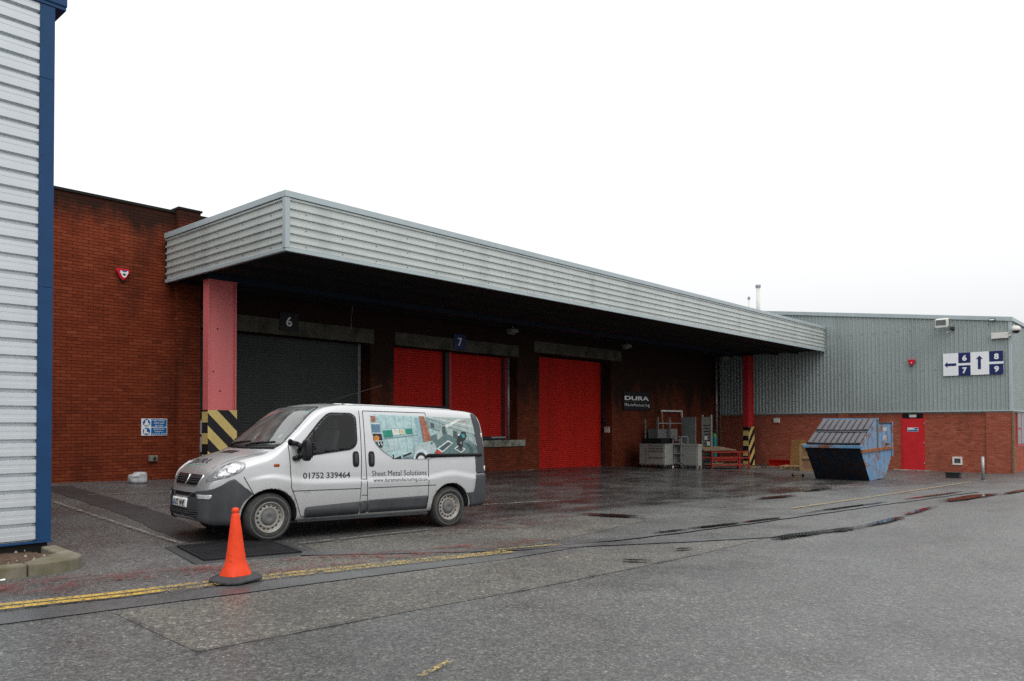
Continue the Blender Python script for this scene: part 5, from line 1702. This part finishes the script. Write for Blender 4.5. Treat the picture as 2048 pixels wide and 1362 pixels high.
class Frame:
    def __init__(s, O, A, B, D): s.O, s.A, s.B, s.D = Vector(O), Vector(A).normalized(), Vector(B).normalized(), Vector(D).normalized()

    def hit(s, a, b, off):
        o_ = s.O + s.A * a + s.B * b
        loc, no, i, d_ = TREE.ray_cast(o_, s.D)
        if loc is None:
            loc, no, i, d_ = TREE.find_nearest(o_ + s.D * 2)
        if no.dot(s.D) > 0: no = -no
        return loc + no * off


SIDE = Frame((0, -2, 0), (1, 0, 0), (0, 0, 1), (0, 1, 0))       # near side, seen by the camera: a = x, b = z
FAR = Frame((0, 2, 0), (1, 0, 0), (0, 0, 1), (0, -1, 0))
FRONT = Frame((-2, 0, 0), (0, 1, 0), (0, 0, 1), (1, 0, 0))      # a = y, b = z
TOP = Frame((0, 0, 4), (0, -1, 0), (1, 0, 0), (0, 0, -1))       # a = -y, b = x


def lay(mb, fr, poly, off, mi=0, cell=.07, skirt=True):
    """polygon laid on the bodywork, with a thin edge"""
    bm = cut_poly(poly, cell)
    bm.verts.ensure_lookup_table()
    v = [tuple(fr.hit(p.co.x, p.co.y, off)) for p in bm.verts]
    f = [tuple(q.index for q in fc.verts) for fc in bm.faces]
    bm.verts.index_update()
    f = [tuple(q.index for q in fc.verts) for fc in bm.faces]
    if skirt and off > .003:
        be = [e_ for e_ in bm.edges if len(e_.link_faces) == 1]
        idx = {}
        for e_ in be:
            for q in e_.verts:
                if q.index not in idx:
                    idx[q.index] = len(v); v.append(tuple(fr.hit(q.co.x, q.co.y, -.004)))
        for e_ in be:
            a, b = e_.verts[0].index, e_.verts[1].index
            f.append((a, b, idx[b], idx[a]))
    mb.add(v, f, mi, True)
    bm.free()


def lay_part(name, fr, polys, off, material, parent=None, cell=.07):
    mb = MB()
    for p in polys: lay(mb, fr, p, off, 0, cell)
    return mb.build(name, material, parent or van, True)


def rounded(poly, r_=.05, n_=5):
    """round the corners of a polygon"""
    o = []
    N_ = len(poly)
    for i in range(N_):
        p0, p, p1 = Vector(poly[i - 1]), Vector(poly[i]), Vector(poly[(i + 1) % N_])
        d0, d1 = (p0 - p), (p1 - p)
        a = min(r_, d0.length * .45, d1.length * .45)
        s_, e_ = p + d0.normalized() * a, p + d1.normalized() * a
        for k in range(n_ + 1):
            t_ = k / n_
            q = s_ * (1 - t_) ** 2 + p * 2 * t_ * (1 - t_) + e_ * t_ ** 2
            o.append((q.x, q.y))
    return o


def inset(poly, d_):
    c = Vector((sum(p[0] for p in poly) / len(poly), sum(p[1] for p in poly) / len(poly)))
    o = []
    for p in poly:
        q = Vector(p) - c; l_ = q.length
        q = q * max(0, (l_ - d_) / l_)
        o.append((c.x + q.x, c.y + q.y))
    return o


def van_text(name, s, fr, a0, b0, w_, h, material, bold=0.0, spacing=1.0, off=.0025, parent=None):
    v, f = fit_text(s, w_, h, bold, spacing)
    return MB().add([tuple(fr.hit(a0 + a, b0 + b, off)) for a, b in v], f).build(name, material, parent or van, True)


# --- glazing
ws = rounded([(-.83, 1.315), (.83, 1.315), (.645, 1.888), (-.645, 1.888)], .09)
wsp = []
for a, b in ws:                                     # lower edge dips towards the middle
    wsp.append((a, b - (.022 * (1 - (a / .84) ** 2) if b < 1.5 else 0) + (.012 * (1 - (a / .65) ** 2) if b > 1.8 else 0)))
def ring(name, fr, outer, inner, off, material):
    mb = MB()
    n_ = len(outer)
    K_ = 5
    v = []
    for k in range(K_ + 1):
        t_ = k / K_
        v += [tuple(fr.hit(a[0] + (b[0] - a[0]) * t_, a[1] + (b[1] - a[1]) * t_, off)) for a, b in zip(outer, inner)]
    mb.add(v, [(k * n_ + i, k * n_ + (i + 1) % n_, (k + 1) * n_ + (i + 1) % n_, (k + 1) * n_ + i) for k in range(K_) for i in range(n_)], 0, True)
    return mb.build(name, material, van, True)


def dense(poly, step=.03):
    o = []
    for i in range(len(poly)):
        a, b = poly[i], poly[(i + 1) % len(poly)]
        k = max(1, int(math.hypot(b[0] - a[0], b[1] - a[1]) / step))
        o += [(a[0] + (b[0] - a[0]) * j / k, a[1] + (b[1] - a[1]) * j / k) for j in range(k)]
    return o


wsd = dense(wsp)
ring('windscreen_seal', FRONT, [(a * 1.02, 1.62 + (b - 1.62) * 1.045) for a, b in wsd], inset(wsd, .05), .006, VM['black'])
wsc = lay_part('windscreen', FRONT, [wsp], .010, VM['screen'], None, .05)
lay_part('tax_disc', FRONT, [[(-.60 + .035 * math.cos(R(i * 30)), 1.45 + .035 * math.sin(R(i * 30))) for i in range(12)]], .008, M['offwhite'], wsc)
for fr, nm in ((SIDE, 'near'), (FAR, 'far')):
    dw = dense(rounded(DW, .07))
    ring('window_seal', fr, dw, inset(dw, .05), .014, VM['black'])
    g_ = lay_part('door_window', fr, [inset(dw, .022)], .017, VM['sideglass'], None, .03)
    lay_part('glass_divider', fr, [[(1.475, 1.26), (1.495, 1.26), (1.495, 1.57), (1.475, 1.545)]], .021, VM['black'], g_)

# --- cab: dashboard, steering wheel, two seats
MB().box(.98, 1.30, -.74, .74, 1.18, 1.325).build('dashboard', VM['dash'], van, True, bevel=.04)
st = MB()
for i in range(24):
    a0, a1 = 2 * math.pi * i / 24, 2 * math.pi * (i + 1) / 24
    P_ = lambda a: Vector((1.42 + .10 * math.sin(a), .42 + .19 * math.cos(a), 1.30 + .16 * math.sin(a)))
    st.cyl(P_(a0), P_(a1), .014, n=8)
st.build('steering_wheel', VM['black'], van, True)
for y_ in (-.42, .42):
    se = MB().prism([(1.84, 1.10), (1.98, 1.10), (2.06, 1.56), (1.98, 1.57)], lambda a, b, d: (a, d, b), y_ - .24, y_ + .24).build('seat_back', VM['seat'], van, True, bevel=.04)
    MB().prism([(2.00, 1.58), (2.07, 1.58), (2.09, 1.74), (2.02, 1.75)], lambda a, b, d: (a, d, b), y_ - .13, y_ + .13).build('headrest', VM['seat'], se, True, bevel=.03)

# --- printed graphic over the side windows
PZ = lambda px, py: (2.455 + (px - 70) * .001108, 1.815 - (py - 130) * (.000930 + .00000002 * px) + (px - 70) * .000008)
outline = [(110, 130), (1870, 150), (1905, 300), (1945, 790), (1160, 800), (1060, 868), (400, 868), (120, 640), (70, 420), (65, 190)]
gcol = {
    'base': (0.34, 0.50, 0.52), 'cab': (0.40, 0.56, 0.57), 'cab2': (0.27, 0.42, 0.46), 'line': (0.20, 0.31, 0.33), 'white': (0.66, 0.70, 0.68), 'blue': (0.10, 0.19, 0.29), 'brick': (0.34, 0.13, 0.075),
    'dark': (0.012, 0.014, 0.016), 'orange': (0.62, 0.21, 0.03), 'green': (0.01, 0.24, 0.16), 'floor': (0.095, 0.165, 0.165), 'bench': (0.36, 0.44, 0.42), 'bench2': (0.25, 0.33, 0.32), 'car': (0.40, 0.50, 0.50), 'carw': (0.55, 0.64, 0.70), 'red': (0.52, 0.035, 0.03), 'teal': (0.03, 0.35, 0.38), 'mat': (0.05, 0.09, 0.09), 'cream': (0.60, 0.58, 0.40)}
gm = {k: mat('print_' + k, [q * .78 for q in c], 0.2, var=0.22 if k != 'brick' else .45, vscale=22, rvar=0.05, coat=0.25) for k, c in gcol.items()}
gk = list(gm)
art = []


def A_(col, pts): art.append((col, pts))


def RC(col, x0, y0, x1, y1): A_(col, [(x0, y0), (x1, y0), (x1, y1), (x0, y1)])


A_('cab', [(205, 140), (830, 165), (820, 340), (240, 360)])
for px_ in (320, 470, 610, 745): RC('line', px_, 150, px_ + 5, 350)
A_('cab2', [(805, 168), (888, 172), (925, 575), (830, 590)])
RC('white', 60, 150, 200, 160); RC('brick', 75, 165, 148, 262); RC('white', 70, 275, 205, 290); RC('blue', 72, 300, 208, 430); RC('white', 75, 436, 215, 448)
A_('dark', [(85, 452), (225, 452), (235, 560), (95, 566)]); A_('orange', [(95, 500), (140, 480), (185, 500), (178, 560), (100, 566)])
RC('white', 100, 566, 240, 578); A_('dark', [(112, 590), (150, 585), (240, 575), (240, 640), (215, 675), (180, 680)])
for px_ in (150, 195): A_('white', [(px_, 590), (px_ + 14, 588), (px_ + 34, 640), (px_ + 20, 645)])
A_('green', [(248, 400), (400, 385), (412, 500), (262, 512)]); A_('white', [(402, 375), (518, 365), (525, 458), (412, 470)]); A_('cream', [(430, 390), (500, 385), (500, 430), (440, 440)])
A_('cream', [(530, 372), (610, 366), (612, 450), (535, 456)]); A_('green', [(632, 362), (745, 352), (750, 442), (640, 450)])
A_('line', [(258, 520), (835, 455), (835, 468), (258, 540)])
A_('cab', [(310, 540), (730, 490), (735, 640), (700, 760), (560, 800), (330, 650)])
for px_ in (480, 635): RC('line', px_, 530, px_ + 5, 760)
for py_ in (560, 595, 632): A_('white', [(335, py_), (465, py_ - 14), (465, py_ - 8), (335, py_ + 7)])
for py_ in (490, 520, 548): A_('white', [(752, py_), (822, py_ - 8), (822, py_ - 3), (752, py_ + 6)])
A_('car', [(180, 690), (440, 655), (530, 690), (250, 755)]); A_('cab', [(255, 760), (530, 700), (545, 860), (410, 862)])
A_('dark', [(380, 795), (400, 790), (405, 855), (520, 810), (528, 862), (385, 864)]); A_('dark', [(560, 800), (700, 750), (705, 775), (640, 800), (560, 835)])
A_('brick', [(888, 140), (978, 142), (1055, 470), (1060, 555), (930, 575)])
A_('floor', [(1055, 480), (1180, 430), (1320, 410), (1900, 640), (1942, 780), (1160, 795), (1060, 860), (1000, 700), (1060, 560)])
A_('bench', [(985, 145), (1868, 152), (1910, 440), (1480, 330), (1100, 190)])
A_('bench2', [(1010, 200), (1900, 470), (1930, 640), (1500, 440), (1290, 400), (1040, 330)])
A_('line', [(1000, 165), (1890, 345), (1892, 358), (1000, 178)]); A_('white', [(1060, 150), (1885, 290), (1886, 300), (1060, 160)])
A_('white', [(1330, 295), (1630, 160), (1665, 180), (1375, 328)]); RC('red', 1685, 205, 1750, 220); A_('mat', [(1280, 310), (1340, 305), (1350, 440), (1285, 420)])
A_('bench', [(1100, 470), (1270, 365), (1282, 470), (1180, 545), (1165, 440)]); A_('bench', [(1370, 330), (1475, 360), (1475, 480), (1365, 440)]); A_('mat', [(1485, 370), (1560, 395), (1545, 520), (1480, 490)])
A_('mat', [(1075, 250), (1145, 265), (1140, 340), (1080, 330)])
A_('white', [(1148, 690), (1370, 545), (1460, 590), (1250, 755)]); A_('mat', [(1185, 688), (1368, 568), (1435, 596), (1252, 732)])
A_('red', [(1160, 712), (1238, 742), (1200, 795), (1118, 792)])
A_('white', [(1470, 690), (1545, 632), (1690, 690), (1600, 762)]); A_('mat', [(1498, 690), (1548, 652), (1662, 692), (1598, 742)])
A_('dark', [(1530, 560), (1560, 480), (1570, 420), (1620, 440), (1640, 390), (1720, 400), (1735, 470), (1690, 540), (1650, 560), (1640, 660), (1600, 700), (1555, 660)])
A_('white', [(1560, 440), (1600, 420), (1610, 450), (1570, 470)]); A_('teal', [(1630, 440), (1690, 435), (1700, 490), (1650, 500)]); A_('bench', [(1590, 580), (1625, 570), (1615, 610)])
A_('mat', [(1700, 590), (1760, 580), (1845, 680), (1830, 785), (1775, 785), (1780, 690)]); A_('bench', [(1760, 470), (1840, 490), (1840, 570), (1770, 545)])
cp = [(745, 690), (770, 650), (840, 610), (950, 580), (1080, 560), (1130, 620), (1150, 690), (1090, 780), (1055, 862), (960, 866)]
A_('car', cp + [(760, 866)])
A_('carw', [(740, 866)] + [(870 - 145 * math.cos(R(t_)), 862 - 165 * math.sin(R(t_))) for t_ in range(0, 181, 20)])
A_('dark', [(860 - 100 * math.cos(R(t_)), 864 - 112 * math.sin(R(t_))) for t_ in range(0, 181, 20)])
A_('white', [(862 - 62 * math.cos(R(t_)), 864 - 55 * math.sin(R(t_))) for t_ in range(0, 181, 20)])
A_('mat', [(1035, 620), (1060, 580), (1085, 575), (1075, 615)])
ol = [PZ(*p) for p in outline]
prt = MB()
lay(prt, SIDE, rounded(ol, .05), .004, gk.index('base'), .08)
for i, (c, pts) in enumerate(art):
    lay(prt, SIDE, [PZ(*p) for p in pts], .0050 + .00022 * i, gk.index(c), .10, False)
prt.build('side_window_print', [gm[k] for k in gk], van, True)['label'] = 'printed workshop picture over the side windows'

# --- seams, handles, trims on both sides


def seam(fr, pts, wd=.011): return strip(pts, wd)


for fr in (SIDE, FAR):
    sm = MB()
    for pts in ([(1.075, 1.42), (1.10, 1.20), (1.115, .90), (1.12, .74), (1.20, .55), (1.28, .33), (1.36, .305), (2.21, .315), (2.245, .9), (2.26, 1.5), (2.265, 1.86)],
                [(2.33, 1.86), (2.32, 1.2), (2.36, .34)], [(2.33, 1.86), (3.50, 1.87)], [(3.50, 1.87), (3.485, 1.2), (3.47, .50), (3.44, .33)], [(2.36, .34), (3.45, .335)],
                [(4.455, 1.86), (4.475, .9)], [(.47, .90), (.60, .66)], [(2.255, .83), (2.345, .83)], [(2.245, .59), (2.345, .59)]):
        sm = MB()
        lay(sm, fr, strip(pts, .011), .0022, 0, .06, False)
        sm.build('panel_gap', VM['seam'], van, True)
    cr = MB()
    for pts in ([(1.135, .688), (2.235, .692)], [(2.36, .695), (3.62, .705)]):
        cr = MB()
        lay(cr, fr, strip(pts, .012), .0022, 0, .08, False)
        cr.build('rubbing_groove', VM['seam'], van, True)
    for p in ([(1.33, .305), (2.20, .32), (2.215, .50), (1.36, .455), (1.335, .43)], [(2.225, .32), (2.345, .325), (2.345, .51), (2.225, .50)], [(2.365, .325), (3.45, .335), (3.475, .545), (2.365, .515)]):
        lay_part('door_moulding', fr, [rounded(p, .03)], .014, VM['plastic'], None, .1)
    for x in (2.155, 2.425):
        h_ = lay_part('door_handle', fr, [[(x + .052 * math.copysign(abs(math.cos(R(i * 15))) ** .6, math.cos(R(i * 15))), 1.13 + .118 * math.copysign(abs(math.sin(R(i * 15))) ** .6, math.sin(R(i * 15)))) for i in range(24)]], .010, VM['black'], None, .03)
        lay_part('grip', fr, [rounded([(x - .02, 1.05), (x + .02, 1.05), (x + .02, 1.21), (x - .02, 1.21)], .015)], .026, VM['plastic'], h_, .05)
    lay_part('slide_rail', fr, [rounded([(3.38, 1.145), (4.60, 1.165), (4.60, 1.215), (3.46, 1.205)], .02)], .032, VM['black'], None, .1)
    lay_part('side_indicator', fr, [rounded([(.87, 1.03), (.95, 1.03), (.95, 1.07), (.87, 1.07)], .02)], .008, VM['orange'])
    lp = lay_part('rear_lamp', fr, [rounded([(4.46, 1.88), (4.54, 1.91), (4.63, 1.70), (4.685, 1.2), (4.69, .88), (4.485, .87), (4.487, 1.18)], .03)], .012, VM['plastic'], None, .05)
    lay_part('reflector', fr, [[(4.635, 1.48), (4.66, 1.48), (4.655, 1.56), (4.63, 1.56)]], .020, M['white'], lp)
    lay_part('reflector', fr, [[(4.66, .92), (4.685, .92), (4.685, 1.0), (4.66, 1.0)]], .020, M['white'], lp)
# sill under the doors
for s_ in (-1, 1):
    MB().box(1.25, 3.52, s_ * .86, s_ * .90, .235, .285).build('sill', VM['plastic'], van, True, bevel=.01)
for wd_, a_, w_ in (('01752', 1.30, .325), ('339464', 1.665, .39)):
    van_text('phone_lettering', wd_, SIDE, a_, .855, w_, .088, VM['ink'], .016)
for wd_, a_, w_ in (('Sheet', 2.43, .245), ('Metal', 2.715, .245), ('Solutions', 3.005, .435)):
    van_text('slogan_lettering', wd_, SIDE, a_, .868, w_, .085, VM['ink'], .0, 1.02)
van_text('web_lettering', 'www.duramanufacturing.co.uk', SIDE, 2.45, .762, 1.0, .078, VM['ink'], .0, 1.0)
van_text('model_badge', '2000', SIDE, 1.30, .655, .10, .024, VM['inkgrey'], .01)
# bonnet
lay_part('bonnet_vent', TOP, [[(-.22, .585), (.20, .585), (.20, .70), (-.22, .70)]], .006, VM['black'], None, .04)
bs = MB()
for s_ in (-1, 1):
    bs = MB()
    lay(bs, TOP, strip([(s_ * .47, .20), (s_ * .56, .40), (s_ * .66, .62), (s_ * .74, .86)], .010), .002, 0, .06, False)
    bs.build('bonnet_gap', VM['seam'], van, True)
van_text('bonnet_lettering', 'DURA', TOP, -.50, .245, .66, .12, VM['ink'], .03)
lay_part('bonnet_line', TOP, [strip([(-.50, .225), (-.17, .215), (.16, .222)], .014)], .0025, VM['inkgreen'], None, .06)
van_text('bonnet_lettering', 'Manufacturing', TOP, -.47, .145, .58, .055, VM['inkgrey'], .0, 1.15)
# grille with chrome surround and badge
gr = rounded([(-.43, .895), (.43, .895), (.36, .765), (-.36, .765)], .05)
sr = lay_part('grille_surround', FRONT, [[(a * 1.07, .83 + (b - .83) * 1.22) for a, b in gr]], .008, VM['chrome'], None, .05)
go = lay_part('grille', FRONT, [gr], .014, VM['black'], None, .05)
for zz in (.80, .828, .856):
    lay_part('grille_bar', FRONT, [[(-.38, zz), (.38, zz), (.385, zz + .008), (-.385, zz + .008)]], .020, VM['plastic'], go, .05)
lay_part('badge', FRONT, [[(-.045, .90), (.045, .90), (.055, .84), (.02, .755), (-.02, .755), (-.055, .84)]], .024, VM['chrome'], go, .03)
lay_part('badge_recess', FRONT, [[(-.02, .89), (.02, .89), (.0, .80)]], .030, VM['black'], go, .03)
# bumper face: slot, plate, fog lamps, lower intake
lay_part('bumper_slot', FRONT, [rounded([(-.44, .615), (.58, .615), (.58, .668), (-.44, .668)], .02)], .004, VM['black'], None, .06)
pl = lay_part('number_plate', FRONT, [[(-.26, .465), (.26, .465), (.26, .585), (-.26, .585)]], .014, VM['plate'], None, .08)
lay_part('plate_band', FRONT, [[(.215, .468), (.258, .468), (.258, .582), (.215, .582)]], .016, M['signblue'], pl, .08)
PF = Frame((-2, 0, 0), (0, -1, 0), (0, 0, 1), (1, 0, 0))
van_text('registration', 'BG03 WHZ', PF, -.205, .482, .40, .082, VM['ink'], .004, 1.05, .017, pl)
for s_ in (-1, 1):
    lay_part('fog_lamp', FRONT, [rounded([(s_ * .49, .595), (s_ * .70, .60), (s_ * .71, .655), (s_ * .47, .65)], .02)], .008, VM['lamp'], None, .04)
    li = lay_part('lower_intake', FRONT, [rounded([(s_ * .03, .335), (s_ * .50, .345), (s_ * .52, .445), (s_ * .03, .44)], .02)], .004, VM['black'], None, .06)
    for zz in (.355, .385, .415):
        lay_part('intake_slat', FRONT, [[(s_ * .04, zz), (s_ * .50, zz + .004), (s_ * .505, zz + .016), (s_ * .04, zz + .012)]], .012, VM['plastic'], li, .06)
    # headlamps wrap round the corner: laid from a diagonal
    A = Vector((.64, s_ * .77, 0)).normalized()
    D = Vector((.77, s_ * -.64, 0)).normalized()
    HF = Frame(Vector((.35, s_ * .70, 0)) - D * 2, A, (0, 0, 1), D)
    pts3 = [(.12, .53, .825), (.20, .62, .835), (.33, .77, .885), (.45, .85, .955), (.50, .875, 1.02), (.50, .86, 1.08), (.44, .78, 1.10), (.34, .69, 1.075), (.24, .61, .99), (.16, .56, .90)]
    hp = [((Vector((x, s_ * y, 0)) - Vector((.35, s_ * .70, 0))).dot(A), z) for x, y, z in pts3]
    hp = rounded(hp, .04, 3)
    hl = lay_part('headlamp', HF, [hp], .006, VM['lampshell'], None, .04)
    c = (sum(p[0] for p in hp) / len(hp), sum(p[1] for p in hp) / len(hp))
    lay_part('headlamp_lens', HF, [[(c[0] + .02 + (p[0] - c[0]) * .66, c[1] + .005 + (p[1] - c[1]) * .74) for p in hp]], .012, VM['lamp'], hl, .04)
    lay_part('reflector_bowl', HF, [[(c[0] + .075 + .075 * math.cos(R(i * 30)), c[1] + .035 + .062 * math.sin(R(i * 30))) for i in range(12)]], .016, VM['lampcore'], hl, .04)
    lay_part('reflector_bowl', HF, [[(c[0] - .06 + .052 * math.cos(R(i * 30)), c[1] - .045 + .046 * math.sin(R(i * 30))) for i in range(12)]], .016, VM['lampcore'], hl, .04)
    # door mirror
    mm = MB()
    nn, rr = 14, 9
    v, f = [], []
    for j in range(rr + 1):
        th = math.pi * j / rr - math.pi / 2
        for i in range(nn):
            ph = 2 * math.pi * i / nn
            ce = lambda a_, p_: math.copysign(abs(a_) ** p_, a_)
            v.append((1.275 + .055 * ce(math.cos(th), .6) * ce(math.cos(ph), .6), s_ * (1.085 + .095 * ce(math.cos(th), .6) * ce(math.sin(ph), .6)), 1.265 + .155 * ce(math.sin(th), .6)))
    for j in range(rr):
        for i in range(nn): f.append((j * nn + i, j * nn + (i + 1) % nn, (j + 1) * nn + (i + 1) % nn, (j + 1) * nn + i))
    mm.add(v, f, 0, True)
    mo = mm.build('door_mirror', VM['black'], van, True)
    MB().tube([(1.13, s_ * .90, 1.37), (1.19, s_ * .97, 1.35), (1.25, s_ * 1.02, 1.30)], .035, 10).cyl((1.13, s_ * .90, 1.37), (1.12, s_ * .88, 1.37), .05, n=10).build('upper_arm', VM['black'], mo, True)
    MB().tube([(1.17, s_ * .92, 1.145), (1.21, s_ * .98, 1.16), (1.25, s_ * 1.03, 1.22)], .038, 10).build('lower_arm', VM['black'], mo, True)
    MB().add([(1.333, s_ * 1.015, 1.16), (1.333, s_ * 1.155, 1.16), (1.333, s_ * 1.155, 1.37), (1.333, s_ * 1.015, 1.37)], [(0, 1, 2, 3)]).build('mirror_glass', VM['chrome'], mo, True)
# wipers and scuttle
lay_part('scuttle', FRONT, [[(a, b) for a, b in ((-.78, 1.275), (-.4, 1.268), (0, 1.265), (.4, 1.268), (.78, 1.275), (.78, 1.318), (.4, 1.306), (0, 1.302), (-.4, 1.306), (-.78, 1.318))]], .010, VM['black'], None, .05)
for a0, a1 in ((-.05, -.66), (.62, .02)):
    w1 = MB()
    pts = [FRONT.hit(a0 + (a1 - a0) * t_, 1.325 + .035 * t_, .022) for t_ in np.linspace(0, 1, 9)]
    w1.tube(pts, .011, 6)
    wo = w1.build('wiper', VM['black'], van, True)
    MB().tube([FRONT.hit(a0, 1.29, .02), FRONT.hit(a0 + (a1 - a0) * .2, 1.31, .035), FRONT.hit(a0 + (a1 - a0) * .55, 1.345, .03)], .012, 6).build('wiper_arm', VM['black'], wo, True)
# aerial, roof ribs, rear doors
MB().tube([(2.05, 0, 1.97), (3.15, -.05, 2.33)], .004, 5).cyl((2.02, 0, 1.965), (2.07, 0, 1.985), .02, .008, 8).build('aerial', VM['black'], van, True)
for y in (-.45, -.15, .15, .45):
    lay_part('roof_rib', TOP, [[(y - .035, 2.2), (y + .035, 2.2), (y + .035, 4.25), (y - .035, 4.25)]], .009, VM['paint'], None, .2)
lay_part('sun_strip_sticker', FRONT, [[(-.60, 1.80), (-.52, 1.80), (-.52, 1.83), (-.60, 1.83)]], .009, gm['teal'], wsc)
REAR = Frame((7, 0, 0), (0, 1, 0), (0, 0, 1), (-1, 0, 0))
for s_ in (-1, 1):
    lay_part('rear_window', REAR, [rounded([(s_ * .06, 1.25), (s_ * .68, 1.25), (s_ * .60, 1.72), (s_ * .06, 1.74)], .05)], .006, VM['sideglass'], None, .08)
# underside
MB().box(.35, 4.5, -.58, .58, .22, .42).build('chassis', VM['black'], van, True)


# wheels
def wheel(wx, s_):
    r0, wd = .335, .215
    yo = s_ * .925                       # outer face
    c = (wx, yo, WZC)
    yf = lambda d_: -s_ * d_             # inward offset along y
    t_ = MB().lathe([(.205, yf(.012)), (.222, yf(-.004)), (.26, yf(-.010)), (.30, yf(-.004)), (.322, yf(.012)), (r0, yf(.035)), (r0, yf(.18)), (.32, yf(.205)), (.22, yf(wd)), (.205, yf(.2))], c, 'Y', 56)
    wo = t_.build('wheel', VM['tyre'], van, True)
    # lettering ring on the sidewall, rim, holes, cap
    MB().lathe([(.272, yf(-.0105)), (.285, yf(-.0095))], c, 'Y', 56).build('sidewall_ring', VM['hub'], wo, True)
    rim = MB().lathe([(.212, yf(.014)), (.214, yf(.000)), (.206, yf(-.002)), (.196, yf(.010)), (.186, yf(.035)), (.170, yf(.046)), (.150, yf(.030)), (.118, yf(.028)), (.105, yf(.045)), (0, yf(.045))], c, 'Y', 56).build('rim', VM['rim'], wo, True)
    hm = MB()
    for i in range(16):
        a = 2 * math.pi * i / 16
        cx_, cz_ = wx + .156 * math.cos(a), WZC + .156 * math.sin(a)
        MB().lathe([(0, yf(.030)), (.0145, yf(.030)), (.0145, yf(.05))], (cx_, yo, cz_), 'Y', 10).build('vent_hole', VM['black'], wo, True)
    cap = MB().lathe([(.108, yf(.044)), (.108, yf(.022)), (.100, yf(.010)), (.06, yf(.002)), (.03, yf(.004)), (.022, yf(.010)), (0, yf(.010))], c, 'Y', 40).build('hub_cap', VM['hub'], wo, True)
    return wo


for wx in (FWX, RWX):
    for s_ in (-1, 1):
        wheel(wx, s_)
